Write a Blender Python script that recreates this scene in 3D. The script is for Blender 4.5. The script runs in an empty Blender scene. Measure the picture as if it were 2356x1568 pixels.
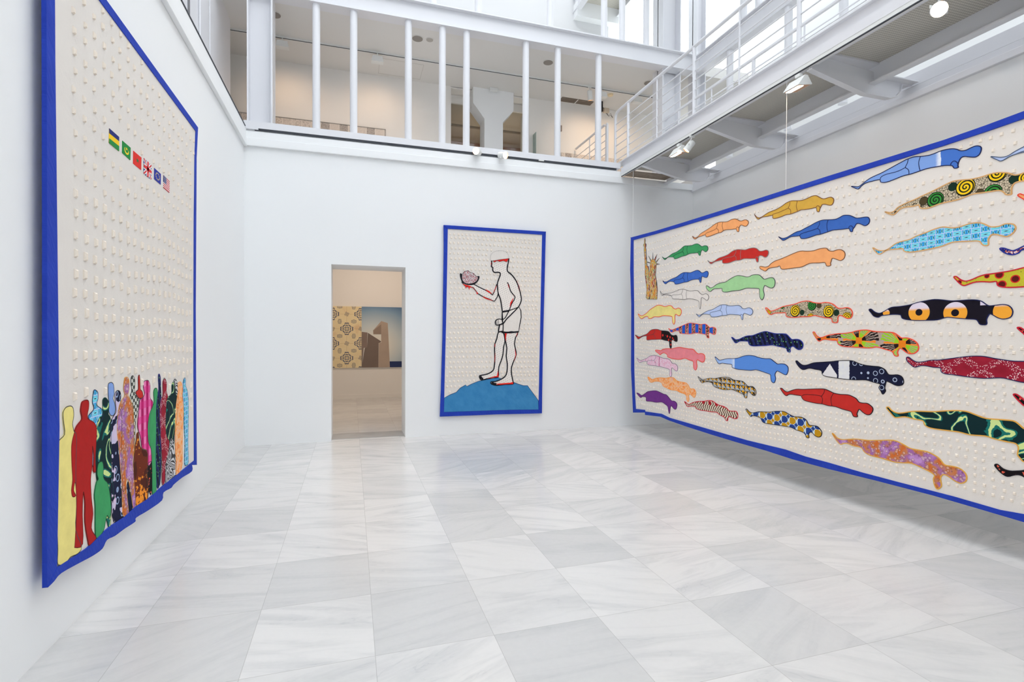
import bpy, bmesh, math, random
from mathutils import Vector, Matrix
# ---------------------------------------------------------------- camera, sky, exposure
SC = bpy.context.scene
COL = SC.collection
YB, X0, XR = 8.02, -1.436, 5.93          # back, left, right wall faces
cam_d = bpy.data.cameras.new('camera'); cam = bpy.data.objects.new('camera', cam_d); COL.objects.link(cam)
cam_d.sensor_fit = 'HORIZONTAL'; cam_d.sensor_width = 36.0; cam_d.lens = 1187.43*36/2356
cam_d.clip_start = 0.05; cam_d.clip_end = 200
_y, _p, _r = [math.radians(a) for a in (17.2597, -0.5943, 0.2104)]
_f = Vector((math.sin(_y)*math.cos(_p), math.cos(_y)*math.cos(_p), math.sin(_p)))
_rt = Vector((math.cos(_y), -math.sin(_y), 0)); _up = _rt.cross(_f)
_r2 = _rt*math.cos(_r) + _up*math.sin(_r); _u2 = -_rt*math.sin(_r) + _up*math.cos(_r)
M = Matrix((_r2, _u2, -_f)).transposed().to_4x4(); M.translation = Vector((0, 0, 1.5633))
cam.matrix_world = M
SC.camera = cam
W = bpy.data.worlds.new('sky'); SC.world = W; W.use_nodes = True
bg = W.node_tree.nodes['Background']; bg.inputs[0].default_value = (0.945, 0.975, 1.0, 1); bg.inputs[1].default_value = 1.0
SC.view_settings.view_transform = 'Standard'; SC.view_settings.look = 'None'
SC.view_settings.gamma = 1.0; SC.view_settings.use_curve_mapping = False
SC.view_settings.exposure = 2.06
SC.cycles.max_bounces = 10; SC.cycles.diffuse_bounces = 8; SC.cycles.sample_clamp_indirect = 6
SC.cycles.caustics_reflective = False; SC.cycles.caustics_refractive = False

# ---------------------------------------------------------------- node expressions
def lin(c):
    return tuple(((v/255)/12.92 if v/255 <= .04045 else ((v/255+.055)/1.055)**2.4) for v in c)
class Sx:
    """a scalar socket or number with arithmetic"""
    def __init__(s, nt, v): s.nt = nt; s.v = v
    def _m(s, op, *a, clamp=False):
        n = s.nt.nodes.new('ShaderNodeMath'); n.operation = op; n.use_clamp = clamp
        for i, x in enumerate((s,)+a):
            x = x.v if isinstance(x, Sx) else x
            if isinstance(x, (int, float)): n.inputs[i].default_value = x
            else: s.nt.links.new(x, n.inputs[i])
        return Sx(s.nt, n.outputs[0])
    def __add__(s, o): return s._m('ADD', o)
    def __radd__(s, o): return s._m('ADD', o)
    def __sub__(s, o): return s._m('SUBTRACT', o)
    def __rsub__(s, o): return Sx(s.nt, o)._m('SUBTRACT', s)
    def __mul__(s, o): return s._m('MULTIPLY', o)
    def __rmul__(s, o): return s._m('MULTIPLY', o)
    def __truediv__(s, o): return s._m('DIVIDE', o)
    def gt(s, o): return s._m('GREATER_THAN', o)
    def lt(s, o): return s._m('LESS_THAN', o)
    def frac(s): return s._m('FRACT')
    def floor(s): return s._m('FLOOR')
    def abs(s): return s._m('ABSOLUTE')
    def sin(s): return s._m('SINE')
    def sqrt(s): return s._m('SQRT')
    def pow(s, o): return s._m('POWER', o)
    def mx(s, o): return s._m('MAXIMUM', o)
    def mn(s, o): return s._m('MINIMUM', o)
    def atan2(s, o): return s._m('ARCTAN2', o)
    def mod(s, o): return s._m('FLOORED_MODULO', o)
    def ss(s, a, b):
        n = s.nt.nodes.new('ShaderNodeMapRange'); n.interpolation_type = 'SMOOTHSTEP'
        s.nt.links.new(s.v, n.inputs[0]); n.inputs[1].default_value = a; n.inputs[2].default_value = b
        return Sx(s.nt, n.outputs[0])
class Mat:
    def __init__(s, name, rough=.6, spec=.5):
        s.m = bpy.data.materials.new(name); s.m.use_nodes = True; s.nt = s.m.node_tree
        s.b = s.nt.nodes['Principled BSDF']; s.b.inputs['Roughness'].default_value = rough
        s.b.inputs['Specular IOR Level'].default_value = spec
        tc = s.nt.nodes.new('ShaderNodeTexCoord'); s.co = tc.outputs['Object']
        sp = s.nt.nodes.new('ShaderNodeSeparateXYZ'); s.nt.links.new(s.co, sp.inputs[0])
        s.x, s.y, s.z = [Sx(s.nt, sp.outputs[i]) for i in range(3)]
    def col(s, c):
        if isinstance(c, tuple):
            n = s.nt.nodes.new('ShaderNodeRGB'); n.outputs[0].default_value = (*lin(c), 1); return n.outputs[0]
        return c
    def mix(s, f, a, b):
        n = s.nt.nodes.new('ShaderNodeMix'); n.data_type = 'RGBA'
        f = f.v if isinstance(f, Sx) else f
        if isinstance(f, (int, float)): n.inputs[0].default_value = f
        else: s.nt.links.new(f, n.inputs[0])
        for i, c in ((6, a), (7, b)):
            if isinstance(c, tuple): n.inputs[i].default_value = (*lin(c), 1)
            else: s.nt.links.new(c, n.inputs[i])
        return n.outputs[2]
    def vec(s, x=None, y=None, z=0):
        n = s.nt.nodes.new('ShaderNodeCombineXYZ')
        for i, v in enumerate((x if x is not None else s.x, y if y is not None else s.y, z)):
            v = v.v if isinstance(v, Sx) else v
            if isinstance(v, (int, float)): n.inputs[i].default_value = v
            else: s.nt.links.new(v, n.inputs[i])
        return n.outputs[0]
    def noise(s, scale, detail=3, rough=.5, vec=None, dist=0):
        n = s.nt.nodes.new('ShaderNodeTexNoise'); n.inputs['Scale'].default_value = scale
        n.inputs['Detail'].default_value = detail; n.inputs['Roughness'].default_value = rough; n.inputs['Distortion'].default_value = dist
        s.nt.links.new(vec if vec is not None else s.co, n.inputs['Vector']); return Sx(s.nt, n.outputs['Fac'])
    def voro(s, scale, feature='F1', vec=None, rnd=1.0):
        n = s.nt.nodes.new('ShaderNodeTexVoronoi'); n.feature = feature; n.inputs['Scale'].default_value = scale
        n.inputs['Randomness'].default_value = rnd
        s.nt.links.new(vec if vec is not None else s.co, n.inputs['Vector'])
        d = Sx(s.nt, n.outputs['Distance'])
        if feature == 'DISTANCE_TO_EDGE': return d, None
        sp = s.nt.nodes.new('ShaderNodeSeparateColor'); s.nt.links.new(n.outputs['Color'], sp.inputs[0])
        return d, Sx(s.nt, sp.outputs[0])
    def rnd(s, vec):
        n = s.nt.nodes.new('ShaderNodeTexWhiteNoise'); s.nt.links.new(vec, n.inputs['Vector']); return Sx(s.nt, n.outputs['Value'])
    def ramp(s, f, stops, const=False):
        n = s.nt.nodes.new('ShaderNodeValToRGB'); s.nt.links.new(f.v, n.inputs[0]); cr = n.color_ramp
        if const: cr.interpolation = 'CONSTANT'
        while len(cr.elements) < len(stops): cr.elements.new(.5)
        for e, (p, c) in zip(cr.elements, stops): e.position = p; e.color = (*lin(c), 1)
        return n.outputs[0]
    def base(s, c):
        if isinstance(c, tuple): s.b.inputs['Base Color'].default_value = (*lin(c), 1)
        else: s.nt.links.new(c, s.b.inputs['Base Color'])
        return s
    def bump(s, h, strength=.3, dist=.01):
        n = s.nt.nodes.new('ShaderNodeBump'); n.inputs['Strength'].default_value = strength; n.inputs['Distance'].default_value = dist
        s.nt.links.new(h.v, n.inputs['Height']); s.nt.links.new(n.outputs[0], s.b.inputs['Normal']); return s
MATS = {}
def plain(name, c, rough=.6, spec=.5, var=0.0, sc=8, bump=0, bs=200, metal=0):
    if name in MATS: return MATS[name]
    m = Mat(name, rough, spec)
    if var: m.base(m.mix(m.noise(sc), tuple(v*(1-var) for v in c), tuple(min(255, v*(1+var*.5)) for v in c)))
    else: m.base(c)
    if bump: m.bump(m.noise(bs, 2), bump, .002)
    m.b.inputs['Metallic'].default_value = metal
    MATS[name] = m.m; return m.m
def emit(name, c, st):
    if name in MATS: return MATS[name]
    m = bpy.data.materials.new(name); m.use_nodes = True; b = m.node_tree.nodes['Principled BSDF']
    b.inputs['Base Color'].default_value = (*lin(c), 1); b.inputs['Emission Color'].default_value = (*lin(c), 1); b.inputs['Emission Strength'].default_value = st
    MATS[name] = m; return m

# ---------------------------------------------------------------- mesh building
class MB:
    def __init__(s): s.v = []; s.f = []; s.mi = []; s.sm = []
    def add(s, vs, fs, mi=0, smooth=False):
        o = len(s.v); s.v += [tuple(v) for v in vs]; s.f += [[i+o for i in f] for f in fs]; s.mi += [mi]*len(fs); s.sm += [smooth]*len(fs); return s
    def box(s, a, b, mi=0):
        (x0, y0, z0), (x1, y1, z1) = [min(p) for p in zip(a, b)], [max(p) for p in zip(a, b)]
        return s.add([(x0,y0,z0),(x1,y0,z0),(x1,y1,z0),(x0,y1,z0),(x0,y0,z1),(x1,y0,z1),(x1,y1,z1),(x0,y1,z1)],
                     [(3,2,1,0),(4,5,6,7),(0,1,5,4),(1,2,6,5),(2,3,7,6),(3,0,4,7)], mi)
    def tube(s, p0, p1, r, seg=12, mi=0, r1=None, caps=True):
        p0, p1 = Vector(p0), Vector(p1); d = (p1-p0).normalized(); r1 = r if r1 is None else r1
        a = d.orthogonal().normalized(); b = d.cross(a)
        vs = []
        for p, rr in ((p0, r), (p1, r1)):
            for i in range(seg):
                t = 2*math.pi*i/seg; vs.append(p + (a*math.cos(t)+b*math.sin(t))*rr)
        s.add(vs, [(i, (i+1) % seg, seg+(i+1) % seg, seg+i) for i in range(seg)], mi, True)
        if caps: s.add(vs, [tuple(range(seg))[::-1], tuple(range(seg, 2*seg))], mi)
        return s
    def path(s, pts, r, seg=10, mi=0):
        pts = [Vector(p) for p in pts]; vs = []; n = len(pts)
        up = None
        for i, p in enumerate(pts):
            d = (pts[min(i+1, n-1)]-pts[max(i-1, 0)]).normalized()
            a = d.orthogonal().normalized() if up is None else (up - d*up.dot(d)).normalized()
            up = a; b = d.cross(a)
            for k in range(seg):
                t = 2*math.pi*k/seg; vs.append(p+(a*math.cos(t)+b*math.sin(t))*r)
        fs = [(i*seg+k, i*seg+(k+1) % seg, (i+1)*seg+(k+1) % seg, (i+1)*seg+k) for i in range(n-1) for k in range(seg)]
        s.add(vs, fs, mi, True); s.add(vs, [tuple(range(seg))[::-1], tuple(range((n-1)*seg, n*seg))], mi); return s
    def prism(s, poly, fn, d0, d1, mi=0, side=None):
        """poly of 2D points; fn(a,b,d) -> 3D"""
        n = len(poly)
        if sum(poly[i][0]*poly[(i+1) % n][1]-poly[(i+1) % n][0]*poly[i][1] for i in range(n)) < 0: poly = poly[::-1]
        vs = [fn(a, b, d0) for a, b in poly]+[fn(a, b, d1) for a, b in poly]
        s.add(vs, [tuple(range(n))[::-1], tuple(range(n, 2*n))], mi)
        s.add(vs, [(i, (i+1) % n, n+(i+1) % n, n+i) for i in range(n)], mi if side is None else side); return s
    def ribbon(s, pts, w, d0, d1, mi=0, closed=False, taper=False):
        """flat band of width w following 2D points, local xy plane, raised from d0 to d1"""
        n = len(pts); L = []; R = []
        for i in range(n):
            a = pts[(i-1) % n] if (closed or i > 0) else pts[i]; b = pts[(i+1) % n] if (closed or i < n-1) else pts[i]
            dx, dy = b[0]-a[0], b[1]-a[1]; l = math.hypot(dx, dy) or 1e-9
            ww = w*(math.sin(math.pi*(i+.5)/n)*.7+.3 if taper else 1)/2
            nx, ny = -dy/l*ww, dx/l*ww; p = pts[i]
            L.append((p[0]+nx, p[1]+ny)); R.append((p[0]-nx, p[1]-ny))
        vs = [(x, y, d1) for x, y in L]+[(x, y, d1) for x, y in R]+[(x, y, d0) for x, y in L]+[(x, y, d0) for x, y in R]
        fs = []
        for i in range(n if closed else n-1):
            j = (i+1) % n
            fs += [(i, n+i, n+j, j), (2*n+i, i, j, 2*n+j), (n+i, 3*n+i, 3*n+j, n+j)]
        return s.add(vs, fs, mi)
    def build(s, name, mats, parent=None, bevel=0, sharp=True):
        me = bpy.data.meshes.new(name); me.from_pydata(s.v, [], s.f)
        mats = mats if isinstance(mats, (list, tuple)) else [mats]
        for m in mats: me.materials.append(m)
        for p, mi, sm in zip(me.polygons, s.mi, s.sm): p.material_index = mi; p.use_smooth = sm
        me.validate(); me.update()
        o = bpy.data.objects.new(name, me); COL.objects.link(o)
        if parent:
            o.parent = parent
        if bevel:
            b = o.modifiers.new('bevel', 'BEVEL'); b.width = bevel; b.segments = 2; b.limit_method = 'ANGLE'
        return o
def tag(o, label=None, cat=None, group=None, kind=None):
    if label: o['label'] = label
    if cat: o['category'] = cat
    if group: o['group'] = group
    if kind: o['kind'] = kind
    return o
def thing(name, label, cat, loc=(0, 0, 0), group=None, mat=None):
    o = bpy.data.objects.new(name, None); COL.objects.link(o); o.empty_display_size = .1
    if mat is not None: o.matrix_world = mat
    else: o.location = loc
    return tag(o, label, cat, group)
def struct(name, mb, mats, bevel=0): return tag(mb.build(name, mats, None, bevel), kind='structure')
def off(mb, loc):
    """move a builder from world space into the local space of a thing at loc"""
    mb.v = [(x-loc[0], y-loc[1], z-loc[2]) for x, y, z in mb.v]; return mb
def pts(s): return [tuple(int(v)/1000 for v in t.split(',')) for t in s.split()]
def smooth(p, k=3, closed=True):
    n = len(p); out = []
    for i in range(n if closed else n-1):
        g = (lambda j: p[j % n]) if closed else (lambda j: p[max(0, min(n-1, j))])
        a, b, c, d = g(i-1), g(i), g(i+1), g(i+2)
        for t in range(k):
            t /= k
            out.append(tuple(.5*(2*b[q]+(c[q]-a[q])*t+(2*a[q]-5*b[q]+4*c[q]-d[q])*t*t+(3*b[q]-a[q]-3*c[q]+d[q])*t**3) for q in (0, 1)))
    if not closed: out.append(p[-1])
    return out
def inside(p, poly):
    x, y = p; c = False; n = len(poly)
    for i in range(n):
        (x1, y1), (x2, y2) = poly[i], poly[(i+1) % n]
        if (y1 > y) != (y2 > y) and x < (x2-x1)*(y-y1)/(y2-y1)+x1: c = not c
    return c
def near(p, poly, r):
    for i in range(len(poly)):
        (x1, y1), (x2, y2) = poly[i], poly[(i+1) % len(poly)]
        dx, dy = x2-x1, y2-y1; t = max(0, min(1, ((p[0]-x1)*dx+(p[1]-y1)*dy)/((dx*dx+dy*dy) or 1e-9)))
        if math.hypot(p[0]-x1-t*dx, p[1]-y1-t*dy) < r: return True
    return False
FIGR={
'blue_band':('3672,2966 3645,2958 3603,2943 3571,2953 3531,2972 3492,2987 3446,2996 3386,3004 3298,3024 3214,3044 3159,3054 3106,3054 3060,3042 3002,3030 2952,3030 2904,3035 2862,3032 2821,3023 2792,3008 2769,2990 2735,2981 2702,2987 2670,2991 2646,2983 2632,2966 2633,2942 2645,2918 2669,2909 2707,2922 2740,2937 2763,2935 2774,2920 2782,2900 2785,2879 2782,2867 2808,2868 2819,2886 2831,2896 2878,2911 2939,2920 3001,2927 3058,2925 3131,2921 3199,2924 3268,2916 3340,2911 3389,2925 3400,2950 3461,2956 3531,2957 3571,2942 3603,2923 3645,2947','blueband','navy',['3156,3050 3165,3018 3179,2990 3158,2967 3150,2944 3150,2924', '3060,3040 3072,3002 3069,2960 3060,2926', '3396,2952 3385,2971 3341,2980 3269,2976 3220,2979 3179,2989', '2834,2897 2831,2916 2811,2925 2791,2909 2782,2887']),
'pale_leg':('2571,2879 2548,2871 2513,2855 2483,2850 2459,2854 2426,2869 2378,2884 2329,2898 2267,2896 2181,2876 2100,2883 2060,2842 2099,2814 2223,2825 2310,2832 2378,2847 2426,2848 2459,2843 2478,2836 2508,2828 2533,2845','paleblue','slate',['2426,2848 2378,2855 2328,2850']),
'spiral_top':('3352,2657 3308,2640 3272,2643 3244,2665 3217,2676 3162,2690 3102,2700 3050,2714 2986,2728 2925,2744 2865,2761 2818,2770 2761,2764 2694,2751 2625,2749 2567,2754 2517,2748 2467,2730 2424,2702 2376,2703 2331,2709 2282,2688 2273,2647 2299,2620 2344,2627 2375,2648 2414,2650 2433,2641 2444,2615 2444,2585 2446,2573 2475,2579 2490,2600 2515,2619 2566,2626 2623,2631 2677,2637 2731,2629 2782,2620 2845,2620 2911,2619 2966,2609 3010,2606 3055,2620 3068,2647 3114,2648 3161,2654 3209,2653 3244,2633 3272,2614 3308,2626','spiralA','tan',[]),
'red_tip':('2408,2558 2394,2564 2374,2550 2307,2521 2241,2532 2219,2477 2306,2476 2352,2492 2374,2521 2394,2540','orange','red',[]),
'turquoise':('3458,2362 3416,2334 3378,2321 3341,2319 3298,2337 3255,2362 3206,2372 3138,2377 3085,2395 3008,2411 2946,2426 2885,2431 2826,2412 2779,2407 2735,2413 2690,2419 2637,2412 2605,2396 2573,2372 2548,2364 2513,2362 2483,2371 2454,2368 2430,2358 2417,2335 2424,2310 2443,2290 2472,2282 2507,2296 2537,2310 2562,2309 2573,2293 2580,2276 2580,2239 2603,2240 2619,2252 2630,2272 2657,2283 2711,2289 2778,2298 2824,2299 2883,2283 2956,2275 3032,2271 3097,2270 3150,2275 3185,2291 3192,2310 3247,2316 3305,2320 3341,2315 3393,2294 3423,2313','turqprint','tan',[]),
'orange_c':('4794,2361 4764,2359 4714,2345 4666,2349 4628,2374 4571,2395 4516,2402 4426,2418 4339,2437 4237,2451 4155,2437 4075,2430 4014,2438 3953,2437 3923,2427 3901,2404 3857,2391 3814,2397 3771,2392 3736,2366 3728,2333 3743,2301 3777,2290 3820,2309 3856,2323 3870,2316 3877,2291 3883,2279 3881,2256 3925,2258 3944,2293 4012,2299 4122,2309 4219,2285 4320,2287 4442,2288 4487,2300 4506,2332 4543,2326 4608,2327 4665,2323 4709,2300 4753,2319 4788,2338','orange','brown',[]),
'gold':('4884,2976 4861,2948 4825,2925 4780,2919 4721,2936 4653,2951 4568,2957 4486,2974 4432,2993 4362,3001 4285,2984 4218,2972 4153,2976 4105,2984 4058,2979 4027,2961 3989,2934 3958,2922 3914,2922 3884,2919 3859,2899 3854,2875 3869,2846 3898,2844 3943,2864 3980,2871 3992,2860 4007,2837 4018,2808 4041,2821 4053,2858 4112,2861 4192,2870 4234,2877 4284,2870 4369,2864 4431,2870 4503,2862 4577,2862 4610,2875 4615,2904 4682,2909 4770,2917 4820,2905 4851,2927','gold','brown',['4375,2992 4379,2966 4396,2935 4368,2907 4365,2865', '4281,2980 4293,2938 4286,2895 4275,2868', '4615,2905 4596,2916 4522,2917 4449,2926 4396,2933', '4053,2860 4034,2873 4011,2857 4007,2837']),
'orange_small':('6022,2932 5988,2909 5952,2898 5905,2901 5848,2931 5758,2951 5659,2972 5584,2996 5510,3009 5448,3005 5377,2990 5318,2986 5259,2996 5202,2992 5164,2977 5126,2953 5089,2942 5053,2944 5017,2941 4981,2916 4979,2889 5007,2866 5043,2872 5089,2894 5116,2888 5130,2864 5134,2825 5162,2833 5181,2864 5258,2875 5336,2887 5396,2889 5447,2874 5498,2877 5582,2871 5668,2865 5729,2869 5751,2899 5825,2898 5894,2895 5958,2881 5994,2898','orange','brown',['5513,3006 5515,2975 5530,2943 5499,2915 5493,2879', '5416,2996 5425,2957 5417,2917 5406,2887', '5748,2905 5724,2919 5647,2923 5583,2928 5530,2941', '5181,2867 5158,2886 5133,2868']),
'blue_deep':('4528,2654 4491,2632 4455,2623 4410,2626 4358,2641 4290,2660 4240,2662 4174,2678 4110,2693 4047,2710 3979,2717 3911,2706 3839,2695 3796,2700 3754,2712 3720,2709 3686,2699 3652,2680 3619,2660 3579,2653 3534,2650 3503,2641 3489,2615 3496,2586 3521,2572 3540,2574 3579,2598 3611,2607 3624,2597 3637,2578 3651,2563 3657,2542 3677,2549 3691,2577 3753,2583 3823,2591 3866,2595 3917,2589 4000,2581 4046,2583 4109,2575 4173,2571 4230,2581 4247,2610 4298,2616 4358,2622 4410,2611 4459,2600 4491,2622','bluedeep','navy',['4009,2705 4012,2679 4031,2647 4006,2622 4000,2581', '3913,2703 3926,2668 3924,2622 3914,2589', '4246,2613 4231,2628 4174,2634 4094,2639 4031,2646', '3691,2577 3688,2595 3668,2598 3651,2581 3649,2564']),
'green':('6738,2753 6691,2727 6640,2720 6581,2731 6482,2760 6386,2769 6292,2793 6201,2825 6126,2817 6037,2807 5966,2813 5909,2808 5860,2782 5819,2758 5758,2759 5711,2744 5694,2715 5704,2687 5744,2675 5784,2699 5818,2709 5839,2686 5852,2645 5880,2656 5901,2686 5993,2696 6080,2702 6169,2690 6260,2689 6353,2679 6425,2679 6453,2707 6564,2726 6614,2718 6665,2700 6703,2724','green','darkgreen',['6223,2817 6218,2781 6233,2755 6212,2729 6207,2695', '6126,2816 6137,2768 6124,2706', '6456,2708 6433,2729 6338,2743 6233,2755', '5901,2682 5891,2701 5864,2703 5855,2679']),
'red':('5700,2556 5663,2533 5611,2522 5560,2532 5485,2556 5399,2564 5315,2577 5246,2603 5166,2613 5087,2601 5022,2588 4958,2594 4895,2591 4843,2575 4802,2541 4752,2533 4703,2536 4669,2518 4669,2484 4693,2458 4722,2457 4762,2479 4802,2485 4812,2468 4821,2419 4844,2426 4862,2460 4935,2470 5042,2486 5108,2478 5198,2483 5291,2471 5374,2475 5416,2489 5423,2520 5484,2522 5560,2519 5630,2502 5669,2526','red','grey',['5177,2608 5182,2577 5205,2550 5178,2524 5173,2483', '5093,2599 5103,2549 5095,2484', '5420,2517 5405,2536 5315,2540 5245,2538 5205,2548', '4862,2460 4852,2477 4827,2476 4817,2457']),
'blue_small':('6720,2395 6678,2374 6610,2370 6560,2382 6478,2398 6382,2411 6288,2442 6211,2456 6136,2450 6062,2438 5990,2446 5919,2454 5870,2441 5822,2409 5774,2408 5727,2419 5694,2407 5685,2376 5707,2339 5746,2339 5807,2359 5821,2338 5834,2284 5855,2290 5876,2326 5960,2335 6046,2334 6120,2319 6210,2318 6318,2310 6405,2313 6437,2347 6535,2365 6593,2356 6647,2339 6687,2360','bluemid','navy',['6199,2450 6211,2416 6226,2385 6198,2359 6195,2322', '6114,2444 6124,2388 6105,2324', '6434,2350 6413,2374 6318,2371 6229,2383', '5876,2328 5862,2347 5837,2335']),
'white':('6784,2247 6745,2206 6693,2192 6608,2193 6492,2196 6379,2211 6301,2223 6224,2226 6148,2206 6045,2184 5944,2185 5888,2171 5846,2136 5791,2116 5737,2124 5691,2107 5673,2075 5690,2042 5716,2037 5777,2070 5818,2077 5828,2046 5833,1985 5844,1930 5860,1951 5865,2013 5886,2041 5971,2065 6087,2083 6192,2079 6346,2094 6459,2106 6483,2137 6492,2149 6608,2171 6685,2181 6731,2173 6763,2202','cream','grey',['6227,2224 6239,2185 6257,2161 6230,2129 6225,2083', '6133,2203 6148,2160 6144,2113 6132,2083', '6483,2152 6443,2161 6347,2156 6257,2161', '6728,2184 6608,2185 6492,2152']),
'yellow':('7411,1924 7320,1891 7241,1899 7144,1932 7069,1971 6958,2007 6849,2034 6761,2027 6657,2003 6556,2013 6490,2002 6449,1971 6392,1954 6329,1965 6275,1948 6254,1914 6269,1873 6312,1853 6368,1876 6399,1873 6410,1835 6406,1777 6430,1735 6463,1769 6472,1832 6488,1852 6621,1866 6707,1870 6812,1856 6938,1862 7030,1837 7105,1847 7115,1874 7202,1871 7300,1843 7370,1877','yellow','redline',[]),
'periwinkle':('5929,1866 5884,1849 5829,1850 5761,1875 5682,1898 5591,1911 5515,1937 5441,1959 5368,1959 5296,1942 5215,1938 5135,1938 5091,1923 5063,1898 5014,1892 4960,1901 4913,1883 4895,1851 4912,1821 4944,1814 4992,1829 5035,1837 5051,1814 5056,1767 5076,1772 5095,1816 5179,1827 5272,1835 5342,1827 5427,1824 5514,1814 5615,1816 5642,1844 5734,1857 5802,1855 5863,1823 5898,1845','paleblue','slate',['5428,1955 5430,1924 5450,1894 5418,1869 5409,1826', '5329,1947 5341,1899 5324,1828', '5642,1844 5636,1870 5540,1883 5450,1892', '5095,1816 5084,1827 5057,1818']),
'palegreen':('5722,2227 5685,2215 5646,2194 5594,2196 5531,2223 5456,2237 5359,2240 5288,2266 5219,2287 5151,2298 5084,2288 5007,2267 4954,2264 4912,2277 4850,2276 4799,2265 4759,2234 4724,2210 4680,2214 4632,2219 4594,2209 4572,2177 4572,2141 4588,2109 4626,2102 4669,2119 4713,2139 4728,2126 4739,2089 4725,2043 4731,2006 4756,1979 4786,2009 4792,2055 4797,2101 4818,2114 4910,2125 5006,2133 5104,2118 5217,2120 5334,2114 5400,2123 5418,2145 5425,2167 5518,2172 5581,2172 5639,2145 5685,2163 5722,2201','palegreen','darkgrey',[]),
'redblack':('7500,1584 7438,1568 7366,1552 7257,1573 7141,1599 7046,1651 6954,1669 6845,1668 6756,1649 6636,1643 6551,1629 6501,1588 6436,1574 6380,1581 6348,1555 6347,1493 6395,1488 6452,1511 6484,1496 6487,1462 6483,1414 6502,1384 6532,1413 6541,1471 6558,1491 6651,1501 6755,1516 6897,1512 7026,1508 7139,1503 7150,1547 7159,1568 7276,1557 7396,1516 7448,1546','redblack','darkgrey',['6926,1665 6917,1630 6962,1594 6916,1563 6901,1515', '7150,1568 7045,1581 6962,1593']),
'arches':('6560,1681 6527,1664 6470,1658 6389,1674 6279,1701 6188,1723 6098,1743 6011,1744 5925,1733 5827,1723 5733,1726 5686,1701 5646,1678 5588,1683 5537,1668 5527,1638 5542,1592 5587,1592 5633,1609 5665,1609 5671,1579 5662,1546 5697,1548 5718,1579 5745,1592 5840,1601 5924,1610 6023,1599 6126,1597 6232,1602 6286,1607 6310,1640 6389,1641 6469,1622 6510,1627 6535,1652','arches','redline',[]),
'navydots':('5243,1553 5214,1545 5174,1525 5112,1530 5057,1550 4982,1570 4897,1575 4815,1597 4755,1613 4696,1621 4638,1610 4553,1595 4461,1594 4407,1587 4372,1560 4337,1534 4294,1536 4252,1534 4214,1516 4193,1485 4205,1444 4242,1429 4276,1439 4315,1462 4345,1455 4357,1433 4357,1401 4392,1407 4406,1439 4450,1449 4523,1459 4598,1471 4694,1463 4793,1458 4885,1454 4938,1465 4959,1488 4970,1507 5057,1510 5112,1506 5168,1485 5208,1513','navydots','blueline',[]),
'pink':('6899,1349 6823,1351 6753,1346 6701,1368 6599,1380 6466,1383 6370,1399 6276,1407 6184,1397 6079,1390 5992,1388 5935,1354 5878,1328 5823,1335 5762,1324 5741,1289 5754,1236 5794,1221 5849,1236 5898,1247 5912,1210 5902,1166 5915,1120 5939,1108 5972,1135 5976,1198 5990,1225 6078,1239 6167,1258 6274,1237 6400,1234 6497,1244 6581,1260 6589,1289 6666,1316 6735,1304 6773,1282 6823,1306 6886,1329','pink','redline',[]),
'pinkwhite':('7444,1209 7393,1189 7332,1171 7233,1191 7136,1217 7042,1255 6912,1267 6805,1256 6699,1235 6597,1233 6522,1214 6464,1168 6399,1167 6351,1145 6332,1113 6347,1069 6390,1071 6455,1104 6479,1094 6482,1056 6475,1008 6498,969 6528,999 6520,1053 6545,1081 6646,1094 6768,1105 6911,1111 7059,1111 7135,1133 7126,1159 7193,1167 7292,1151 7362,1137 7403,1167','pinkmarble','greyviolet',['6903,1264 6894,1232 6939,1189 6893,1166 6883,1115', '7135,1159 7088,1182 6939,1189', '6778,1249 6795,1176 6776,1111']),
'orangeflower':('7110,922 7056,913 6982,893 6890,918 6766,938 6627,942 6527,960 6429,963 6349,926 6239,917 6148,915 6088,888 6044,842 5972,849 5929,822 5925,777 5956,733 5999,751 6050,768 6079,742 6068,697 6089,658 6119,682 6124,728 6161,756 6269,768 6363,787 6492,783 6609,801 6695,822 6721,860 6800,878 6926,867 7009,845 7075,870','orangeflower','orangeline',[]),
'bluehem':('5543,1302 5507,1286 5457,1263 5384,1275 5301,1289 5207,1293 5117,1307 5040,1330 4954,1343 4870,1339 4799,1324 4709,1315 4631,1316 4584,1296 4527,1265 4473,1270 4419,1265 4383,1238 4382,1196 4400,1159 4426,1156 4481,1175 4531,1187 4559,1147 4549,1104 4562,1066 4579,1054 4609,1070 4619,1113 4625,1142 4678,1154 4747,1168 4838,1182 4920,1169 5027,1168 5127,1168 5183,1175 5229,1188 5235,1220 5323,1224 5408,1228 5463,1216 5507,1248','bluehem','navy',[]),
'triangles':('5882,1024 5847,1009 5792,991 5724,1003 5632,1021 5542,1024 5442,1045 5345,1058 5274,1056 5204,1035 5114,1033 5047,1028 5004,1005 4961,979 4897,985 4856,964 4833,928 4844,888 4880,881 4928,910 4960,919 4975,890 4980,843 5013,840 5035,875 5068,883 5157,902 5238,914 5344,899 5441,902 5541,918 5580,940 5593,960 5671,971 5751,959 5798,946 5846,982','triangles','darkgrey',[]),
'purple':('7437,635 7376,634 7285,612 7187,654 7111,691 6979,718 6870,729 6763,715 6676,700 6608,697 6540,661 6474,625 6409,628 6353,606 6345,569 6368,518 6416,516 6481,551 6505,519 6513,469 6529,428 6551,473 6572,530 6640,555 6726,574 6868,552 7015,549 7147,540 7152,585 7187,602 7275,592 7315,573 7386,601','purple','darkpurple',[]),
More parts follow.
